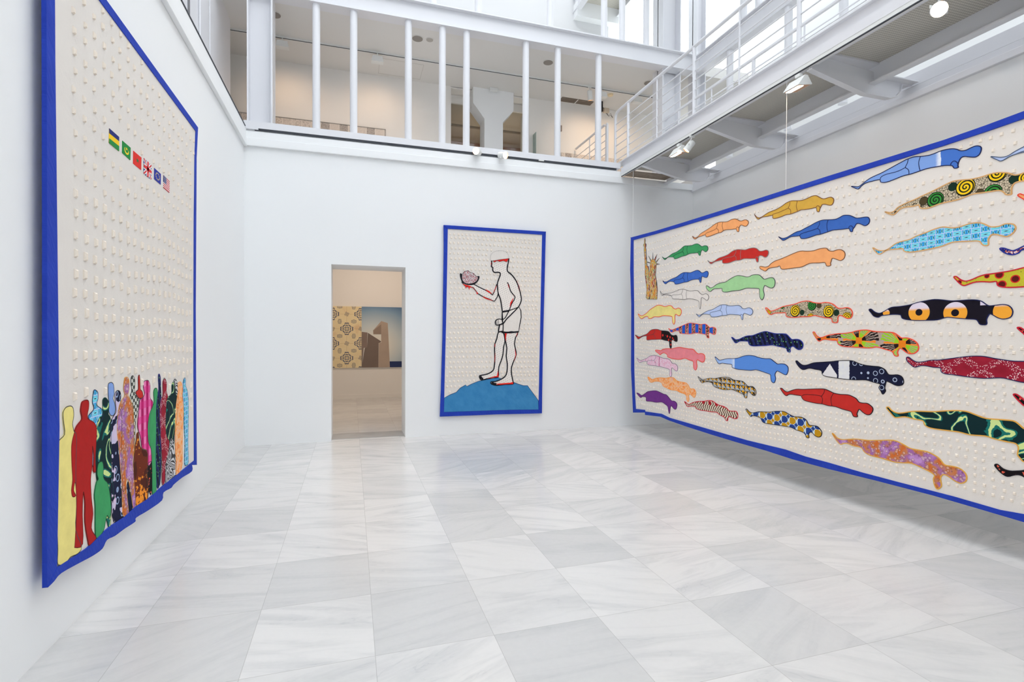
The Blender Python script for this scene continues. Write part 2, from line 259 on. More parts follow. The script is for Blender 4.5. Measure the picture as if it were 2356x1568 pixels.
'zebra':('6172,652 6130,639 6071,623 5984,660 5871,689 5748,707 5668,726 5590,730 5526,710 5463,693 5377,687 5317,671 5281,647 5212,651 5154,656 5126,624 5131,583 5165,566 5222,569 5269,579 5298,554 5301,522 5333,523 5364,556 5437,570 5499,595 5588,589 5720,585 5828,579 5912,590 5926,610 5998,610 6100,592 6137,619','zebra','redline2',[]),
'spiral_mid':('4704,1881 4684,1884 4650,1860 4622,1847 4574,1853 4519,1868 4456,1887 4376,1897 4298,1906 4231,1923 4165,1929 4117,1923 4062,1906 3992,1897 3939,1901 3887,1893 3844,1874 3800,1840 3751,1834 3710,1838 3676,1830 3652,1804 3647,1773 3661,1743 3695,1736 3729,1751 3764,1766 3789,1763 3796,1741 3802,1703 3853,1705 3860,1733 3875,1744 3930,1751 4006,1766 4060,1777 4123,1768 4196,1770 4280,1767 4348,1768 4410,1781 4419,1817 4473,1821 4537,1822 4583,1820 4621,1807 4660,1823','spiralB','redline',[]),
'hands':('4075,1605 4058,1610 4038,1581 4003,1558 3965,1558 3899,1578 3840,1588 3783,1594 3714,1597 3653,1606 3607,1618 3555,1625 3510,1626 3472,1620 3423,1611 3357,1608 3298,1605 3258,1598 3224,1576 3196,1556 3152,1556 3114,1545 3082,1526 3061,1499 3058,1466 3076,1439 3107,1426 3140,1428 3172,1449 3200,1468 3217,1462 3228,1434 3222,1403 3250,1404 3267,1432 3285,1443 3343,1459 3409,1475 3477,1465 3579,1468 3658,1470 3740,1475 3789,1495 3804,1527 3854,1530 3928,1539 3965,1535 4003,1520 4034,1548','hands','redline',[]),
'eyes':('3487,1807 3467,1814 3432,1786 3387,1773 3342,1790 3285,1819 3214,1823 3132,1832 3066,1849 3002,1859 2939,1865 2878,1857 2819,1846 2762,1845 2695,1846 2646,1841 2614,1828 2588,1805 2567,1794 2526,1796 2486,1799 2452,1789 2432,1764 2428,1735 2441,1706 2480,1695 2515,1705 2546,1727 2564,1734 2576,1716 2584,1692 2584,1658 2623,1659 2639,1684 2655,1697 2704,1702 2772,1710 2835,1719 2865,1716 2919,1701 2987,1700 3064,1701 3144,1708 3192,1723 3207,1752 3270,1758 3327,1755 3372,1751 3401,1737 3440,1749 3463,1776','eyes','navy',[]),
'yellowspots':('2803,2029 2787,2031 2758,2005 2724,1989 2686,1995 2643,2012 2601,2023 2549,2026 2499,2029 2440,2034 2369,2047 2301,2057 2235,2038 2171,2002 2110,2006 2090,1961 2130,1927 2179,1949 2213,1930 2212,1886 2247,1894 2273,1914 2367,1915 2439,1917 2488,1924 2518,1939 2526,1967 2564,1967 2616,1975 2664,1975 2702,1965 2735,1957 2763,1977 2786,2005','yellowspots','redline2',[]),
'bluefoot':('2508,2202 2486,2201 2461,2187 2432,2174 2404,2181 2370,2196 2326,2208 2259,2203 2215,2162 2258,2136 2370,2173 2399,2154 2432,2146 2466,2158 2493,2180','paisley','blueline',[]),
'pinkfoot':('2400,1632 2384,1633 2364,1617 2332,1588 2296,1593 2231,1615 2209,1571 2273,1543 2341,1565 2364,1591 2383,1611','blackfloral','redline2',[]),
'maroon':('3153,1389 3136,1397 3108,1376 3071,1359 3016,1364 2963,1378 2895,1383 2812,1399 2732,1414 2663,1423 2596,1423 2531,1411 2461,1401 2414,1397 2361,1398 2298,1393 2254,1356 2223,1296 2252,1239 2296,1250 2347,1252 2386,1255 2439,1266 2494,1274 2594,1262 2699,1265 2794,1273 2860,1278 2885,1294 2890,1320 2945,1323 2998,1331 3043,1329 3084,1315 3112,1330 3145,1360','maroon','navy',[]),
'indigo':('4283,1306 4266,1312 4241,1294 4199,1272 4142,1275 4063,1301 3970,1312 3866,1323 3780,1336 3697,1341 3637,1340 3577,1319 3513,1307 3438,1303 3383,1300 3335,1279 3306,1241 3271,1237 3226,1242 3192,1229 3175,1199 3180,1165 3213,1150 3247,1153 3282,1168 3317,1179 3328,1152 3334,1116 3327,1094 3351,1062 3369,1090 3387,1117 3375,1148 3436,1160 3511,1174 3615,1166 3737,1165 3836,1170 3924,1176 3961,1193 3973,1228 4046,1237 4117,1243 4182,1224 4223,1236 4266,1275','indigo','black',[]),
'red_low':('4482,999 4463,1005 4432,986 4392,973 4339,992 4271,1014 4188,1021 4091,1034 3998,1045 3937,1049 3885,1038 3834,1021 3763,1016 3687,1021 3640,1011 3600,994 3573,966 3534,962 3496,964 3468,953 3441,929 3443,899 3464,869 3495,861 3533,877 3566,900 3579,886 3591,854 3586,830 3624,827 3641,856 3658,869 3733,877 3811,892 3891,891 3958,899 4027,897 4121,902 4178,912 4203,937 4212,951 4279,952 4339,953 4374,945 4400,930 4436,949','red','black',['3936,1046 3940,1013 3966,974 3955,946 3962,900', '3834,1021 3859,976 3860,937 3851,897', '4199,951 4171,968 4090,977 4012,979 3966,975']),
'fans':('4993,700 4977,710 4945,687 4897,677 4835,691 4785,706 4705,714 4628,723 4552,743 4461,756 4416,755 4371,740 4302,723 4234,729 4184,726 4143,708 4111,666 4063,667 4016,668 3986,650 3962,621 3969,580 4000,563 4039,571 4070,595 4098,594 4114,570 4111,535 4141,535 4158,566 4199,582 4266,588 4326,602 4387,603 4495,598 4588,594 4684,589 4734,600 4764,637 4825,647 4886,645 4912,631 4950,659','fans','black',[]),
'tiedye':('3318,948 3298,956 3272,932 3227,916 3179,923 3103,946 3030,958 2941,967 2857,985 2767,1000 2704,1002 2643,985 2576,969 2491,974 2416,977 2383,958 2356,934 2305,915 2248,862 2247,784 2290,727 2328,718 2354,704 2373,724 2388,745 2384,795 2401,820 2448,823 2524,829 2582,839 2679,830 2757,838 2855,834 2957,833 3002,851 3015,882 3084,886 3159,893 3217,878 3247,877 3287,914','tiedye','gold2',[]),
'bubbles':('3845,626 3826,624 3794,596 3738,588 3667,606 3585,622 3484,631 3377,652 3254,676 3176,659 3118,637 3053,636 2981,637 2920,618 2886,598 2852,562 2802,563 2754,561 2715,540 2699,508 2706,471 2737,449 2777,456 2818,477 2859,485 2880,452 2873,398 2883,372 2904,357 2922,384 2931,429 2923,459 2953,479 3025,499 3098,515 3174,502 3252,493 3354,500 3461,502 3516,522 3545,553 3619,554 3678,563 3720,557 3756,542 3800,572','bubbles','gold2',[]),
'magentafoot':('2417,1162 2401,1166 2372,1146 2345,1125 2282,1125 2221,1156 2209,1095 2281,1062 2345,1085 2378,1113 2401,1139','blackfloral','redline2',[]),
'blackfoot':('2522,639 2505,650 2473,626 2432,620 2392,630 2353,644 2277,683 2246,643 2276,588 2339,595 2372,606 2405,598 2445,577 2480,591 2508,617','blackfloral','black',[]),
'statue':('7220,3119 7204,3079 7208,3037 7180,3017 7182,2986 7195,2967 7183,2933 7178,2859 7166,2773 7157,2709 7143,2662 7111,2658 7103,2619 7095,2568 7072,2565 7065,2614 7069,2653 7055,2696 7144,2726 7144,2733 7055,2706 7048,2728 7113,2823 7037,2739 7012,2747 6994,2760 6991,2852 6985,2758 6957,2736 6876,2809 6926,2719 6915,2698 6813,2744 6902,2684 6884,2671 6803,2654 6892,2656 6901,2594 6912,2494 6875,2378 6856,2265 6868,2126 7137,2146 7180,2176 7152,2289 7179,2407 7210,2547 7207,2631 7212,2716 7229,2845 7243,2943 7238,2984 7264,3010 7258,3028 7235,3035 7235,3090','statueprint','darkgrey',[]),
}
R_TOP='7650,3203 6910,3172 6283,3158 5526,3146 4603,3137 3918,3130 3342,3119 2880,3110 2601,3116 2381,3127'
R_TOPI='7566,3148 6910,3126 6283,3111 5526,3098 4603,3089 3917,3082 3342,3073 2880,3067 2601,3071 2380,3077'
R_BOT='7545,299 7184,351 7178,315 6759,350 6536,329 6141,310 5576,293 5099,285 4681,283 4314,270 3885,274 3416,289 2934,297 2628,292 2349,286'
R_BOTI='7461,371 7184,394 7179,370 6725,399 6520,371 5577,353 4967,343 4402,353 4149,335 3886,336 3525,328 3211,329 2784,333 2484,326 2350,341'
R_L='7664,2673 7623,2089 7617,1003 7578,645'
R_LI='7560,2660 7539,2085 7520,1010 7495,654'
FIGL=[
('turq_back','3443,1230 3452,1249 3476,1246 3499,1229 3499,1197 3483,1172 3498,1152 3547,1128 3556,1080 3517,1059 3478,1021 3458,935 3448,831 3424,846 3422,960 3450,1043 3405,1086 3387,1115 3433,1134 3451,1150 3433,1187','turqprint','navy'),
('peri_back','3629,1262 3650,1274 3682,1271 3703,1250 3707,1202 3691,1175 3713,1143 3723,1103 3701,1073 3658,1079 3634,1111 3638,1162 3628,1201','periwinkle','darkgrey'),
('tiedye','3557,1181 3581,1192 3607,1184 3634,1158 3638,1124 3627,1088 3658,1055 3667,911 3666,760 3696,579 3664,579 3652,422 3621,423 3561,564 3475,753 3468,933 3478,1039 3517,1086 3546,1091 3557,1135','tiedye','darkgreen'),
('indigo','3720,1200 3751,1216 3787,1208 3803,1181 3796,1143 3779,1105 3813,1051 3811,783 3821,582 3880,585 3917,605 3978,432 3903,405 3819,408 3695,426 3664,579 3667,816 3647,953 3658,1036 3701,1068 3734,1092 3724,1151','indigoL','black'),
('checker','3961,1277 3982,1291 4007,1279 4025,1246 4017,1199 4032,1166 4091,1128 4077,1065 4036,997 4022,904 4003,802 3996,971 3985,1078 3947,1134 3947,1165 3973,1193 3961,1236','checker','darkgrey'),
('bubbles','3856,1276 3875,1289 3911,1283 3931,1254 3923,1198 3910,1169 3947,1134 3990,1077 4004,970 4003,886 4008,801 3981,724 4006,602 4025,459 4009,401 3978,432 3954,512 3917,605 3893,632 3875,596 3903,456 3908,403 3854,406 3819,443 3809,625 3787,749 3766,872 3744,974 3757,1069 3780,1125 3826,1154 3862,1175 3843,1217','bubbles','gold2'),
('redthin','4079,1273 4098,1288 4108,1255 4113,1190 4146,1170 4160,1130 4091,1128 4043,1154 4043,1181 4078,1191 4078,1236','red','black'),
('brownfeet','4233,642 4333,630 4322,483 4300,410 4261,449 4237,400 4220,523','blackfloral','black'),
('magenta','4175,1233 4218,1240 4263,1233 4292,1194 4286,1139 4297,1103 4346,1069 4321,1009 4290,968 4274,835 4312,737 4324,666 4287,635 4242,640 4228,744 4143,773 4110,866 4075,916 4062,961 4090,1063 4104,1115 4160,1130 4189,1149 4169,1195','magenta','darkgrey'),
('sunburst','4048,894 4075,900 4088,849 4115,790 4199,755 4243,707 4227,599 4241,495 4225,398 4111,401 4036,414 4018,525 3993,658 4002,740 4021,820 4040,858','sunburst','brown'),
('darkleg','4478,702 4511,623 4503,505 4475,429 4460,516','tiedye','darkgreen'),
('greenB','4359,1142 4391,1168 4433,1155 4442,1098 4422,1054 4441,992 4414,856 4405,647 4403,391 4330,401 4323,597 4303,739 4258,793 4245,908 4275,993 4337,1041 4368,1072','green','darkgreen'),
('dots','4457,1250 4477,1266 4500,1235 4509,1150 4515,1102 4508,1007 4496,841 4504,672 4483,510 4459,422 4416,446 4396,649 4408,880 4409,1020 4432,1099 4466,1154','navydots','blueline'),
('maroon','4550,1188 4568,1219 4603,1220 4638,1180 4630,1126 4662,1073 4691,957 4697,831 4680,659 4632,595 4606,478 4571,415 4526,439 4528,619 4495,794 4480,963 4498,1068 4549,1098','maroon','darkgrey'),
('greyhead','4806,1185 4838,1201 4885,1171 4905,1111 4884,1060 4844,1078 4813,1133','thumb','darkgrey'),
('tiedyeR','4760,1157 4798,1179 4837,1130 4864,1063 4904,1032 4882,878 4822,784 4801,659 4725,700 4617,796 4618,967 4648,1062 4748,1088','tiedye','darkgreen'),
('thumb','4707,716 4744,732 4794,699 4801,621 4847,546 4858,426 4760,413 4613,409 4596,506 4614,575 4680,609 4688,670','thumb','darkgrey'),
('oflower','4905,1150 4946,1166 4996,1155 5030,1098 5029,1044 5059,960 5040,800 5025,640 5024,479 4981,422 4918,411 4846,417 4847,546 4841,677 4834,834 4851,960 4884,1047 4904,1084','orangeflower','orangeline'),
('turqR','5052,1157 5087,1188 5118,1172 5117,1117 5162,1071 5193,984 5191,803 5180,609 5188,440 5133,425 5080,452 5091,627 5070,795 5050,961 5021,1045 5043,1083','turqprint','navy'),
('child','3485,813 3505,831 3544,825 3557,786 3553,742 3572,713 3613,679 3643,595 3653,507 3631,467 3601,496 3580,466 3560,427 3491,406 3457,437 3455,598 3446,663 3471,727 3494,739 3479,770','green','darkgreen'),
('yellow','3126,1178 3151,1194 3197,1194 3220,1177 3225,1139 3212,1100 3227,1057 3243,1046 3251,995 3241,831 3247,664 3238,543 3298,432 3261,409 3182,421 3136,404 3085,422 3063,443 3067,504 3062,583 3049,688 3054,880 3055,1018 3084,1040 3135,1061 3128,1114 3121,1155','yellow','darkgrey'),
('redman','3305,1186 3319,1203 3362,1205 3385,1193 3384,1159 3370,1126 3378,1099 3441,1071 3474,1030 3468,951 3458,864 3461,792 3435,803 3439,886 3425,942 3421,838 3402,764 3410,656 3427,563 3408,490 3453,429 3457,410 3389,403 3372,429 3338,549 3339,652 3323,717 3314,685 3309,593 3311,440 3232,452 3229,472 3243,582 3248,697 3236,791 3219,755 3240,720 3208,725 3197,761 3209,815 3202,890 3200,988 3227,1049 3260,1084 3310,1110 3298,1153','redL','darkred'),
]
L_OUT='2969,364 3024,369 3090,380 3278,354 3416,333 3530,327 3589,355 3695,339 3832,333 4003,319 4017,341 4223,321 4509,306 4542,356 4722,341 4778,351 5000,350 5280,333 5281,390 5249,596 5286,902 5208,996 5244,1443 5290,2223 5322,2815 5351,3019 5382,3483'
L_IN='3056,423 3144,417 3345,401 3482,410 3631,419 3853,407 4032,415 4255,401 4543,410 4878,408 5225,411 5202,1060 5209,1828 5255,2605 5315,3426'
FLAG1='3658,2787 3791,2785 3791,2696 3653,2699'
FLAG2='3842,2780 3968,2779 3961,2696 3839,2703'
FLAG3='4013,2775 4149,2774 4142,2687 4010,2690'
FLAG4='4193,2785 4330,2779 4329,2676 4189,2678'
FLAG5='4392,2778 4526,2774 4522,2693 4388,2697'
FLAG6='4584,2782 4720,2773 4715,2682 4579,2686'
M_OUT='1361,3273 3056,3277 3052,3161 3031,2196 3011,1317 3003,658 3000,284 2680,289 2229,299 1900,298 1578,301 1310,302 1326,705 1349,1533 1359,2360 1366,2979'
M_IN='1426,3220 2991,3223 2980,2632 2965,1756 2950,879 2939,346 2452,361 2008,363 1372,368 1383,911 1402,1740 1417,2568'
HILL='1376,590 1472,639 1567,673 1630,739 1715,785 1737,761 1812,797 1920,837 2050,866 2249,887 2496,813 2586,778 2678,750 2747,748 2793,686 2863,596 2938,495 2939,346 2452,361 2008,363 1372,368'
FACE='2127,2757 2136,2704 2126,2665 2154,2649 2150,2609 2177,2574 2221,2576 2269,2571 2278,2540 2254,2475 2232,2410 2228,2346 2244,2240 2278,2155 2300,2049 2312,1953'
BACK='2420,2807 2409,2737 2392,2662 2399,2598 2466,2547 2534,2463 2592,2336 2626,2207 2631,2131 2593,2044 2536,1978 2458,1902 2379,1825 2330,1760 2268,1738'
ARMIN='2395,2422 2422,2373 2445,2299 2479,2246 2524,2194 2509,2139 2468,2074 2435,1987 2401,1922 2357,1846 2312,1824 2257,1830 2212,1812 2195,1780 2201,1748 2224,1731 2268,1738'
CAP='2127,2757 2110,2809 2131,2863 2186,2908 2264,2923 2353,2917 2409,2866 2420,2807'
BRIM='2127,2750 2264,2778 2420,2807 2394,2769 2380,2747 2331,2766 2264,2748 2220,2761 2176,2735 2154,2756'
LARMU='2228,2399 2199,2324 2151,2212 2123,2232 2046,2277 1915,2336 1839,2371 1786,2363'
LARML='1647,2411 1679,2370 1722,2330 1829,2323 1905,2230 2024,2170 2112,2140 2178,2114 2215,2164 2240,2229'
BOWL='1619,2531 1628,2462 1662,2395 1721,2363 1786,2359 1861,2376 1915,2431 1936,2499 1897,2498 1882,2444 1833,2401 1764,2381 1704,2396 1668,2443 1651,2526'
BRAIN='1649,2474 1657,2526 1695,2569 1725,2577 1753,2582 1785,2552 1839,2544 1871,2503 1910,2483 1893,2430 1839,2392 1754,2373 1689,2392 1657,2432'
WAIST='2312,1946 2428,1966'
SHL='2312,1946 2308,1814 2326,1750 2324,1621'
SHR='2593,2029 2627,1969 2632,1861 2610,1752 2583,1622'
SHB='2324,1621 2391,1613 2492,1618 2588,1627'
SHS='2268,1738 2251,1631 2291,1629 2324,1632'
LEGL='2251,1621 2224,1514 2191,1428 2187,1322 2192,1194 2182,1066 2160,1002 2094,960 2028,940 1941,925 1946,889 1974,857 2072,876 2160,895 2249,900 2253,979 2259,1064 2292,1150 2325,1257 2336,1385 2358,1471 2335,1600'
LEGR='2358,1610 2369,1471 2392,1364 2381,1235 2400,1106 2394,977 2360,902 2271,850 2194,826 2127,821 2138,789 2227,766 2361,779 2496,780 2500,813 2473,932 2468,1040 2506,1147 2550,1255 2539,1341 2520,1428 2538,1536 2572,1618'
TORSO='2127,2750 2136,2704 2126,2665 2154,2649 2150,2609 2177,2574 2221,2576 2269,2571 2278,2540 2254,2475 2232,2410 2228,2346 2244,2240 2278,2155 2300,2049 2312,1953 2428,1966 2491,1988 2593,2044 2631,2131 2626,2207 2592,2336 2534,2463 2466,2547 2399,2598 2392,2662 2409,2737 2420,2807'
SHORTS='2312,1946 2428,1966 2593,2029 2627,1969 2632,1861 2610,1752 2588,1622 2324,1621 2251,1631 2268,1738 2324,1771'
ARMF='2395,2422 2422,2373 2445,2299 2479,2246 2524,2194 2509,2139 2468,2074 2435,1987 2401,1922 2357,1846 2312,1824 2257,1830 2212,1812 2195,1780 2201,1748 2224,1731 2268,1738 2330,1760 2379,1825 2458,1902 2536,1978 2593,2044 2631,2131 2626,2207 2592,2336 2534,2463'
ARML='2228,2399 2199,2324 2151,2212 2123,2232 2046,2277 1915,2336 1839,2371 1786,2363 1647,2411 1679,2370 1722,2330 1829,2323 1905,2230 2024,2170 2112,2140 2178,2114 2215,2164 2240,2229'
TOE1='1950,916 1972,888 1998,873'
TOE2='2138,810 2172,793 2216,783'
FING1='2219,1813 2226,1774 2232,1740'
FING2='2241,1817 2250,1779 2255,1742'
FING3='2201,1795 2208,1770 2217,1748'
HEAD='2127,2757 2110,2809 2131,2863 2186,2908 2264,2923 2353,2917 2409,2866 2420,2807'
REDS=['2395,2422 2427,2363 2449,2288 2481,2235 2513,2200 2472,2257 2440,2299 2411,2362', '2553,2453 2598,2358 2626,2250 2638,2132 2617,2228 2580,2335', '2446,2095 2502,2182 2473,2085 2441,2020', '2228,2378 2195,2313 2160,2237 2177,2291 2204,2345', '2024,2297 2090,2274 2145,2226 2079,2252', '1658,2374 1704,2340 1717,2298 1726,2334 1754,2327 1769,2279 1777,2323 1829,2318 1883,2255 1894,2213 1915,2231 1868,2276 1840,2313 1786,2342', '1992,2186 2024,2170 2112,2138 2156,2120 2068,2139 2002,2163', '2191,1439 2185,1375 2198,1407', '2196,1300 2190,1194 2186,1130 2197,1194', '2226,915 2244,1001 2253,900 2160,891 2072,876 2182,912', '2358,1617 2470,1618 2447,1596 2391,1609 2376,1535 2376,1471 2358,1535', '2527,1352 2550,1255 2512,1147 2539,1244', '2572,1618 2549,1536 2560,1601', '2450,803 2496,813 2500,780 2361,779 2271,773 2161,789 2160,810 2227,791 2361,799', '2125,2746 2121,2703 2137,2661 2145,2704']
# ---------------------------------------------------------------- shared materials
WHITE = plain('white_wall_paint', (236, 238, 239), .7, .3, bump=.05, bs=60)
STEEL = plain('white_steel_paint', (222, 223, 227), .35, .5)
CEIL = plain('ceiling_paint', (222, 221, 218), .8, .2)
GREYW = plain('gallery_wall_paint', (232, 230, 226), .75, .25)
SLOT = plain('dark_slot', (62, 66, 74), .6)
LAMPW = plain('lamp_housing_white', (226, 228, 226), .45)
BLACK = plain('black_plastic', (30, 30, 32), .5)
LENS = emit('lamp_lens', (255, 226, 190), 14)
LENS2 = emit('lamp_lens_bright', (255, 232, 205), 45)
REFL = plain('lamp_reflector', (200, 150, 110), .3, metal=.8)

def marble():
    m = Mat('white_marble_tiles', .17, .5)
    gx = (m.x + 1.089)/.6; gy = (m.y - 5.085)/.625
    ix, iy = gx.floor(), gy.floor()
    r = m.rnd(m.vec(ix, iy, 3)); r2 = m.rnd(m.vec(ix, iy, 9))
    ex = (gx.frac()-.5).abs(); ey = (gy.frac()-.5).abs()
    grout = ex.gt(.4975)._m('MAXIMUM', ey.gt(.4975))
    # veins run in one direction on each slab
    ang = (r2-.5)*1.2
    ca, sa = (ang + math.pi/2).sin(), ang.sin()
    vx = m.x*ca + m.y*sa; vy = m.y*ca - m.x*sa
    stretch = m.vec(vx*.8 + r*37, vy*4.5 + r2*19, r*11)
    veil = m.noise(1.3, 6, .6, stretch, 1.2)
    thin = m.noise(1.1, 4, .55, m.vec(vx*.9+r2*23, vy*3.2+r*31, r*5), 2.2)
    line = ((thin-.5).abs()).ss(0, .02)
    broad = veil.ss(.40, .72)
    c = m.mix(broad*.75, (211, 210, 209), (186, 187, 188))
    c = m.mix((1-line)*(veil.ss(.48, .7))*.5, c, (172, 174, 178))
    c = m.mix(r.ss(.25, 1)*.52, c, (176, 177, 178))
    c = m.mix(m.noise(30, 3)*.14, c, (238, 236, 232))
    c = m.mix(grout*.55, c, (150, 148, 145))
    m.base(c)
    m.nt.links.new((m.noise(5, 3)*.12+.16).v, m.b.inputs['Roughness'])
    m.bump((grout*-1)+1, .15, .002)
    return m.m
MARBLE = marble()
THR = plain('grey_stone', (168, 168, 168), .3, var=.12, sc=5)
def mesh_mat():
    m = Mat('perforated_metal', .5, .4)
    u = (m.x/.024).frac(); v = (m.y/.026).frac(); bars = u.lt(.3)._m('MAXIMUM', v.lt(.3))
    m.base(m.mix(bars, (176, 172, 162), (214, 210, 200))); m.bump(bars, .5, .004); return m.m
GRATE = mesh_mat()
def glass_mat():
    m = bpy.data.materials.new('clear_glass'); m.use_nodes = True; nt = m.node_tree; out = nt.nodes['Material Output']
    t = nt.nodes.new('ShaderNodeBsdfTransparent'); t.inputs[0].default_value = (.95, .98, .97, 1)
    g = nt.nodes.new('ShaderNodeBsdfGlossy'); g.inputs['Roughness'].default_value = .02
    mx = nt.nodes.new('ShaderNodeMixShader'); mx.inputs[0].default_value = .06
    nt.links.new(t.outputs[0], mx.inputs[1]); nt.links.new(g.outputs[0], mx.inputs[2]); nt.links.new(mx.outputs[0], out.inputs[0]); return m
GLASS = glass_mat()

# ---------------------------------------------------------------- setting
struct('floor', MB().box((-3.2, -4, -.12), (6.4, 13.4, 0)), MARBLE)
struct('trim_threshold', MB().box((-.285, 8.14, 0), (.785, 8.6, .004)), THR)
struct('wall_left', MB().box((X0-.2, -4, 0), (X0, YB, 4.5)), WHITE)
wb = MB()
wb.box((X0-1.8, YB, 0), (-.285, 8.62, 4.45)).box((.785, YB, 0), (6.4, 8.62, 4.28)).box((-.285, YB, 2.60), (.785, 8.62, 4.28)).box((-.285, YB, 4.28), (4.38, 8.62, 4.45))
struct('wall_back', wb, WHITE)
struct('wall_right', MB().box((XR, -4, 0), (XR+.3, YB, 4.3)), WHITE)
struct('wall_front', MB().box((X0-2, -4.2, 0), (9, -4, 14.5)), WHITE)
# moulding above the walls
struct('trim_left', MB().box((X0, -4, 4.19), (X0+.045, YB, 4.30)).box((X0, -4, 4.30), (X0+.03, YB, 4.44)), WHITE, .006)
struct('trim_back', MB().box((X0, YB-.045, 4.20), (XR, YB, 4.31)).box((X0, YB-.03, 4.31), (4.45, YB, 4.405)), WHITE, .006)
struct('trim_right', MB().box((XR-.045, -4, 4.18), (XR, YB, 4.25)).box((XR-.03, -4, 4.25), (XR+.1, YB, 4.318)).box((XR-.015, -4, 4.326), (XR+.1, YB, 4.472)), STEEL, .004)
# room behind the doorway
struct('wall_rear_room', MB().box((-3.4, 13.35, 0), (4.4, 13.6, 4.3)), GREYW)
struct('wall_rear_room_left', MB().box((-3.4, 8.62, 0), (-3.2, 13.35, 4.3)), GREYW)
struct('wall_rear_room_right', MB().box((4.2, 8.62, 0), (4.4, 13.35, 4.3)), GREYW)
struct('ceiling_rear_room', MB().box((-3.4, 8.62, 4.2), (4.4, 13.6, 4.3)), CEIL)
struct('baseboard_rear_room', MB().box((-3.2, 13.335, 0), (4.2, 13.35, .095)), GREYW)
# upper gallery behind the back wall
struct('floor_gallery', MB().box((-6, 8.62, 4.3), (9, 10.1, 4.5)).box((-6, 10.1, 4.32), (9, 16, 4.5)), MARBLE)
struct('ceiling_gallery', MB().box((-6, 8.2, 6.43), (7.3, 10.06, 6.62)), CEIL)
wg = MB()
wg.box((-6, 10.05, 4.5), (1.855, 10.35, 6.43)).box((3.47, 10.05, 4.5), (7.3, 10.3, 6.43)).box((1.855, 10.35, 6.25), (3.47, 10.4, 6.43))
wg.box((1.80, 10.06, 6.405), (3.52, 10.42, 6.44))
wg.box((3.47, 10.3, 4.5), (3.53, 10.6, 6.43))
struct('wall_gallery', wg, GREYW)
struct('wall_upper_back', MB().box((-6, 10.05, 6.43), (5.22, 10.3, 14.5)), plain('upper_wall_paint_dimmed', (208, 209, 210), .8, .2))  # white wall, colour darkened to offset the strong skylight on it
struct('wall_upper_right', MB().box((7.6, -4, 4.3), (7.8, 9.5, 14.5)), WHITE)
struct('wall_upper_left', MB().box((-6.2, -4, 4.3), (-6, 10.3, 14.5)), WHITE)
struct('floor_right_gallery', MB().box((XR+.1, -4, 4.3), (7.6, 10.0, 4.5)), CEIL)
struct('floor_left_gallery', MB().box((-6, -4, 4.3), (X0-.2, 8.62, 4.46)), CEIL)
struct('floor_left_upper', MB().box((-6, -4, 6.43), (-1.75, 8.2, 6.6)), CEIL)
# dark room beyond the gallery openings
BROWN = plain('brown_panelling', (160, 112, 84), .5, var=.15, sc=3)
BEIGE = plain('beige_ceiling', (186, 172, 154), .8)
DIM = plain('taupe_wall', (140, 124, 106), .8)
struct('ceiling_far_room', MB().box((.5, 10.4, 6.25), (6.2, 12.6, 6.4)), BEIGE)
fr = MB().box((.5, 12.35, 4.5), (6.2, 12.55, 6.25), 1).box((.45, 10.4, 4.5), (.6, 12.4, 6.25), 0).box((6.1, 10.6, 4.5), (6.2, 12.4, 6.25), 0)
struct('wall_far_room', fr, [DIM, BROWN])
tag(MB().box((.7, 11.35, 6.21), (6.0, 11.40, 6.25)).build('ceiling_rail', DIM, None), 'thin rail across the dim ceiling beyond the gallery openings', 'rail')
struct('window_1', MB().box((1.87, 10.36, 4.5), (3.46, 10.37, 6.24)), GLASS)
# left piers
lp = MB()
lp.box((-1.83, 7.36, 4.46), (-1.805, 7.77, 14.2))
lp.box((-2.2, 7.80, 4.46), (-1.80, 9.0, 14.2)).box((-2.05, 9.0, 4.46), (-1.95, 9.22, 14.2))
lp.box((-2.1, 6.86, 4.46), (-1.83, 7.78, 14.2)).box((-2.3, 6.83, 4.46), (-2.2, 7.0, 14.2)).box((-2.1, 4.2, 4.46), (-1.80, 6.82, 14.2)).box((-2.1, -4, 4.46), (-1.8, 4.2, 14.2))
struct('wall_upper_piers', lp, STEEL, .01)
struct('trim_pier_gap', MB().box((-1.80, 6.80, 4.46), (-1.79, 6.86, 14.2)), plain('grey_joint', (120, 120, 124), .7))
# back right glazed wall
def window(name, x0, x1, z0, z1, y, nx, nz):
    fb = MB()
    t = .035
    for i in range(nx+1):
        x = x0+(x1-x0)*i/nx; fb.box((x-t, y-.04, z0), (x+t, y+.04, z1))
    for k in range(nz+1):
        z = z0+(z1-z0)*k/nz; fb.box((x0, y-.04, z-t), (x1, y+.04, z+t))
    w = struct(name, fb, STEEL); g = MB().box((x0, y-.005, z0), (x1, y+.005, z1)).build('pane', GLASS, w)
window('window_2', 5.24, 7.6, 6.65, 14.4, 10.1, 1, 2)
window('window_3', 7.3, 7.6, 4.5, 6.4, 10.1, 1, 1)
struct('ceiling_sky_blocker', MB().box((-6.2, -4.2, 14.2), (-1.6, 10.3, 14.4)).box((-1.6, 8.6, 14.2), (6.3, 10.3, 14.4)), CEIL)  # unseen slabs added to keep sky light off the upper walls
# roof glazing bars far above
rb = MB()
for i in range(8): rb.box((-2.2, -3.5+i*1.6, 14.5), (7.8, -3.42+i*1.6, 14.65))
for x in (-1.4, 2.2, 5.9): rb.box((x, -4, 14.65), (x+.12, 10.3, 14.85))
struct('ceiling_roof_bars', rb, STEEL)

